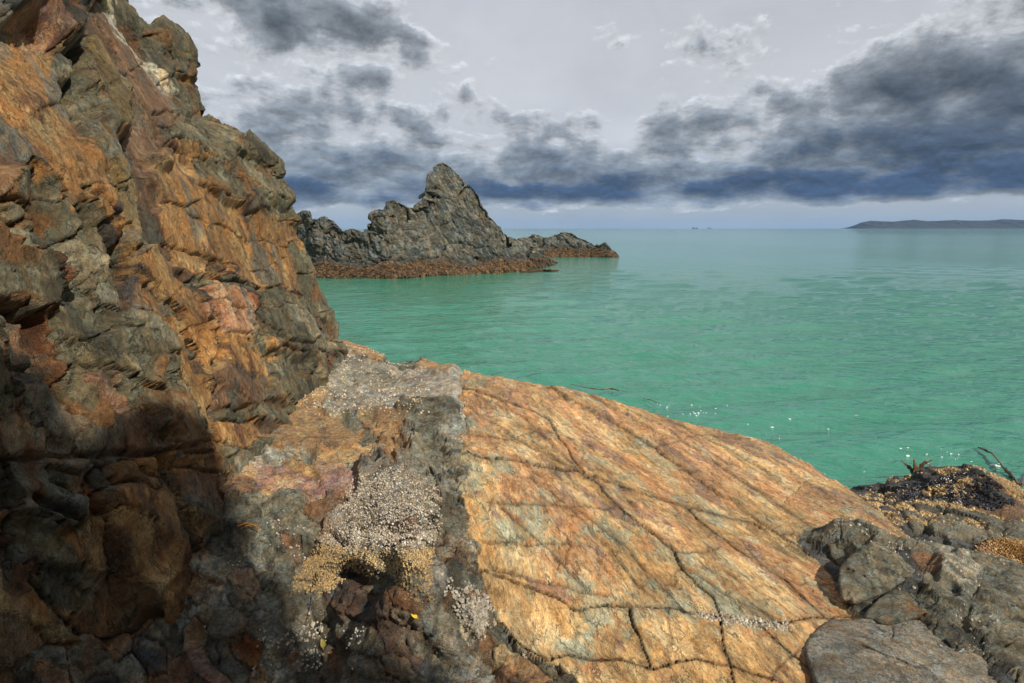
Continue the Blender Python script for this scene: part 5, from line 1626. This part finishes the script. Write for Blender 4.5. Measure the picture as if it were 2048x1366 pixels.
def leaf(label, u, v, L, c1, c2, rot, name="fallen_leaf"):
    p, nrm = surf_at(u, v)
    nrm = np.array([0.1, -0.45, 0.9]); nrm /= np.linalg.norm(nrm)
    t1 = np.cross(nrm, [math.sin(rot), 0.2, math.cos(rot)]); t1 /= np.linalg.norm(t1); t2 = np.cross(nrm, t1)
    m = plain_mat("leaf", c1, c2, 90.0, 0.5, 0.2, 0.003)
    n = 14; s_ = np.linspace(-1, 1, n)
    wv_ = 0.42 * (1 - s_ ** 2) ** 0.75 * (1 - 0.15 * s_)
    rows = []
    for i in range(n):
        mid = p + t1 * s_[i] * L + nrm * (0.012 + 0.16 * L * s_[i] ** 2)
        for side in (-1, -0.5, 0, 0.5, 1):
            rows.append(mid + t2 * wv_[i] * L * side + nrm * (0.10 * L * abs(side)))
    top = np.array(rows); bot = top - nrm * 0.0012
    q = grid_quads(n, 5)
    blade = empty(name, tuple(p), label, "leaf")
    mesh_obj("blade", np.concatenate([top, bot]), [np.concatenate([q, q[:, ::-1] + len(top)])], m, blade)
    V, fs = strand_mesh([p + t1 * -1.35 * L + nrm * 0.014, p + t1 * -1.0 * L + nrm * (0.012 + 0.16 * L), p + nrm * 0.013, p + t1 * 0.9 * L + nrm * (0.012 + 0.13 * L)], [L * .03, L * .035, L * .03, L * .015], L * 0.03)
    mesh_obj("midrib", V, fs, m, blade)


leaf("small bright yellow leaf lying on shaded wet stone in the gully", 831, 1232, 0.019, (0.72, 0.50, 0.01), (0.66, 0.40, 0.01), 0.5)
leaf("dull olive yellow leaf scrap in the dark lower part of the gully", 648, 1290, 0.026, (0.26, 0.22, 0.03), (0.20, 0.15, 0.03), 1.1)
p, _n = surf_at(495, 1058)
q0 = p + np.array([0, 0, 0.02])
kelp("orange_strand", "small orange strand of dry weed on the rock shelf above the gully", "seaweed",
     [([q0 + [-.06, 0, .0], q0 + [-.02, .02, .012], q0 + [.03, .0, .012], q0 + [.075, -.02, .0]], [.003, .006, .006, .002], .003),
      ([q0 + [-.03, -.02, .0], q0 + [.0, -.01, .014], q0 + [.05, .02, .0]], [.002, .004, .002], .003)], tuple(p),
     plain_mat("dry_weed", (0.45, 0.20, 0.02), (0.35, 0.14, 0.02), 60.0, 0.5, 0.2, 0.003))

FOAM = plain_mat("foam", (0.75, 0.78, 0.76), (0.62, 0.68, 0.66), 30.0, 0.8, 0.5, 0.01)


def foam():
    r = np.random.RandomState(77); Vs = []; Fs = []; b = 0
    spots = [(1390, 832, 45, 9, 16), (1430, 800, 50, 18, 5), (1330, 808, 30, 6, 6), (1900, 905, 25, 8, 8), (1820, 905, 30, 12, 4), (1990, 928, 8, 4, 5), (1815, 968, 14, 4, 6), (1560, 850, 60, 20, 6), (1880, 955, 12, 3, 5), ]
    for (u, v, ru, rv, n) in spots:
        for _ in range(n):
            a = u + r.normal() * ru * 0.6; c = v + r.normal() * rv * 0.6
            p = at_z(a, c, 0.0); s_ = r.lognormal(math.log(0.0075), 0.45) * (1 if v > 700 else 3)
            if p[1] < 0: continue
            zz = sea_z(p[0], p[1])
            m = 9; an = np.arange(m) / m * 2 * math.pi; rr = s_ * r.uniform(0.5, 1.3, m); el = r.uniform(1.2, 3.2)
            ring = np.stack([p[0] + rr * np.cos(an) * el, p[1] + rr * np.sin(an) * 1.2, np.full(m, zz + 0.004)], -1)
            top = ring * np.array([1, 1, 0]) * 0.55 + np.array([p[0], p[1], 0]) * 0.45 + np.array([0, 0, zz + 0.010])
            low = ring - [0, 0, 0.03]
            Vs += [low, ring, top, np.array([[p[0], p[1], zz + 0.011]])]
            i = np.arange(m); j = (i + 1) % m
            Fs.append(np.stack([b + i, b + j, b + m + j, b + m + i], -1)); Fs.append(np.stack([b + m + i, b + m + j, b + 2 * m + j, b + 2 * m + i], -1))
            Fs.append(np.stack([b + 2 * m + i, b + 2 * m + j, np.full(m, b + 3 * m)], -1))
            b += 3 * m + 1
    o = mesh_obj("sea_foam", np.concatenate(Vs), [np.concatenate([f for f in Fs if f.shape[1] == 4]), np.concatenate([f for f in Fs if f.shape[1] == 3])], FOAM)
    tag(o, "scattered white flecks of foam on the green water", None, None, 'stuff')


foam()

# ------------------------------------------------------------------ ships on the horizon
SHIP = plain_mat("ship_paint", (0.02, 0.024, 0.03), (0.035, 0.04, 0.05), 0.2, 0.6, 0.0)


def box(c, s_):
    x, y, z = c; a, b, d = s_[0] / 2, s_[1] / 2, s_[2] / 2
    V = np.array([[x + i * a, y + j * b, z + k * d] for k in (-1, 1) for j in (-1, 1) for i in (-1, 1)])
    return V, np.array([[0, 2, 3, 1], [4, 5, 7, 6], [0, 1, 5, 4], [2, 6, 7, 3], [0, 4, 6, 2], [1, 3, 7, 5]])


def ship(u, D, L, label):
    p = at_y(np.array(float(u)), np.array(456.5), D); x0, y0 = p[0], D
    o = empty("ship", (x0, y0, 0), label, "ship")
    n = 9; xs = np.linspace(-L / 2, L / 2, n); bw_ = np.array([.7, .95, 1, 1, 1, 1, .95, .7, .12]) * L * 0.075
    sheer = np.array([.05, .03, .02, .02, .02, .02, .03, .05, .08]) * L
    V = np.concatenate([np.stack([x0 + xs, y0 + sg * bw_ * f, z], -1) for sg, f, z in ((-1, .8, xs * 0 - 1.0), (-1, 1, sheer + L * .045), (1, 1, sheer + L * .045), (1, .8, xs * 0 - 1.0))])
    i = np.arange(n - 1); q = np.concatenate([np.stack([i + a * n, i + 1 + a * n, i + 1 + b_ * n, i + b_ * n], -1) for a, b_ in ((0, 1), (1, 2), (2, 3), (3, 0))])
    mesh_obj("hull", V, [q, [[0, n, 2 * n, 3 * n]], [[n - 1, 4 * n - 1, 3 * n - 1, 2 * n - 1]]], SHIP, o, None, False)
    for nm_, c, s_ in (("deckhouse", (x0 - L * .30, y0, L * .12), (L * .16, L * .11, L * .12)), ("bridge", (x0 - L * .28, y0, L * .20), (L * .10, L * .13, L * .045)), ("funnel", (x0 - L * .36, y0, L * .215), (L * .04, L * .04, L * .07)),
                       ("mast", (x0 + L * .30, y0, L * .16), (L * .025, L * .025, L * .22)), ("crane", (x0 + L * .33, y0, L * .12), (L * .10, L * .05, L * .09))):
        Vb, Fb = box(c, s_); mesh_obj(nm_, Vb, [Fb], SHIP, o, None, False)


ship(1390, 6500, 62, "small dark ship on the horizon, left of the fainter one")
ship(1419, 11000, 80, "faint hazy ship on the horizon, right of the dark one")

# ------------------------------------------------------------------ sea air
def haze():
    m = bpy.data.materials.new("sea_air"); m.use_nodes = True; m.node_tree.nodes.clear()
    out = m.node_tree.nodes.new('ShaderNodeOutputMaterial'); pv = m.node_tree.nodes.new('ShaderNodeVolumePrincipled')
    pv.inputs['Color'].default_value = (0.30, 0.56, 1.0, 1); pv.inputs['Density'].default_value = HAZE
    m.node_tree.links.new(pv.outputs[0], out.inputs['Volume'])
    V, Fq = box((0, 8400, 120), (48000, 18000, 248))
    o = mesh_obj("haze", V, [Fq], m, None, None, False)
    tag(o, "thin blue sea haze over the far water and headland", None, None, 'stuff')


HAZE = 2.0e-5
haze()
for o in bpy.data.objects:
    if "_loc" in o: del o["_loc"]
print("done", time.time() - T0, sum(len(m.loops) - 2 * len(m.polygons) for m in bpy.data.meshes))
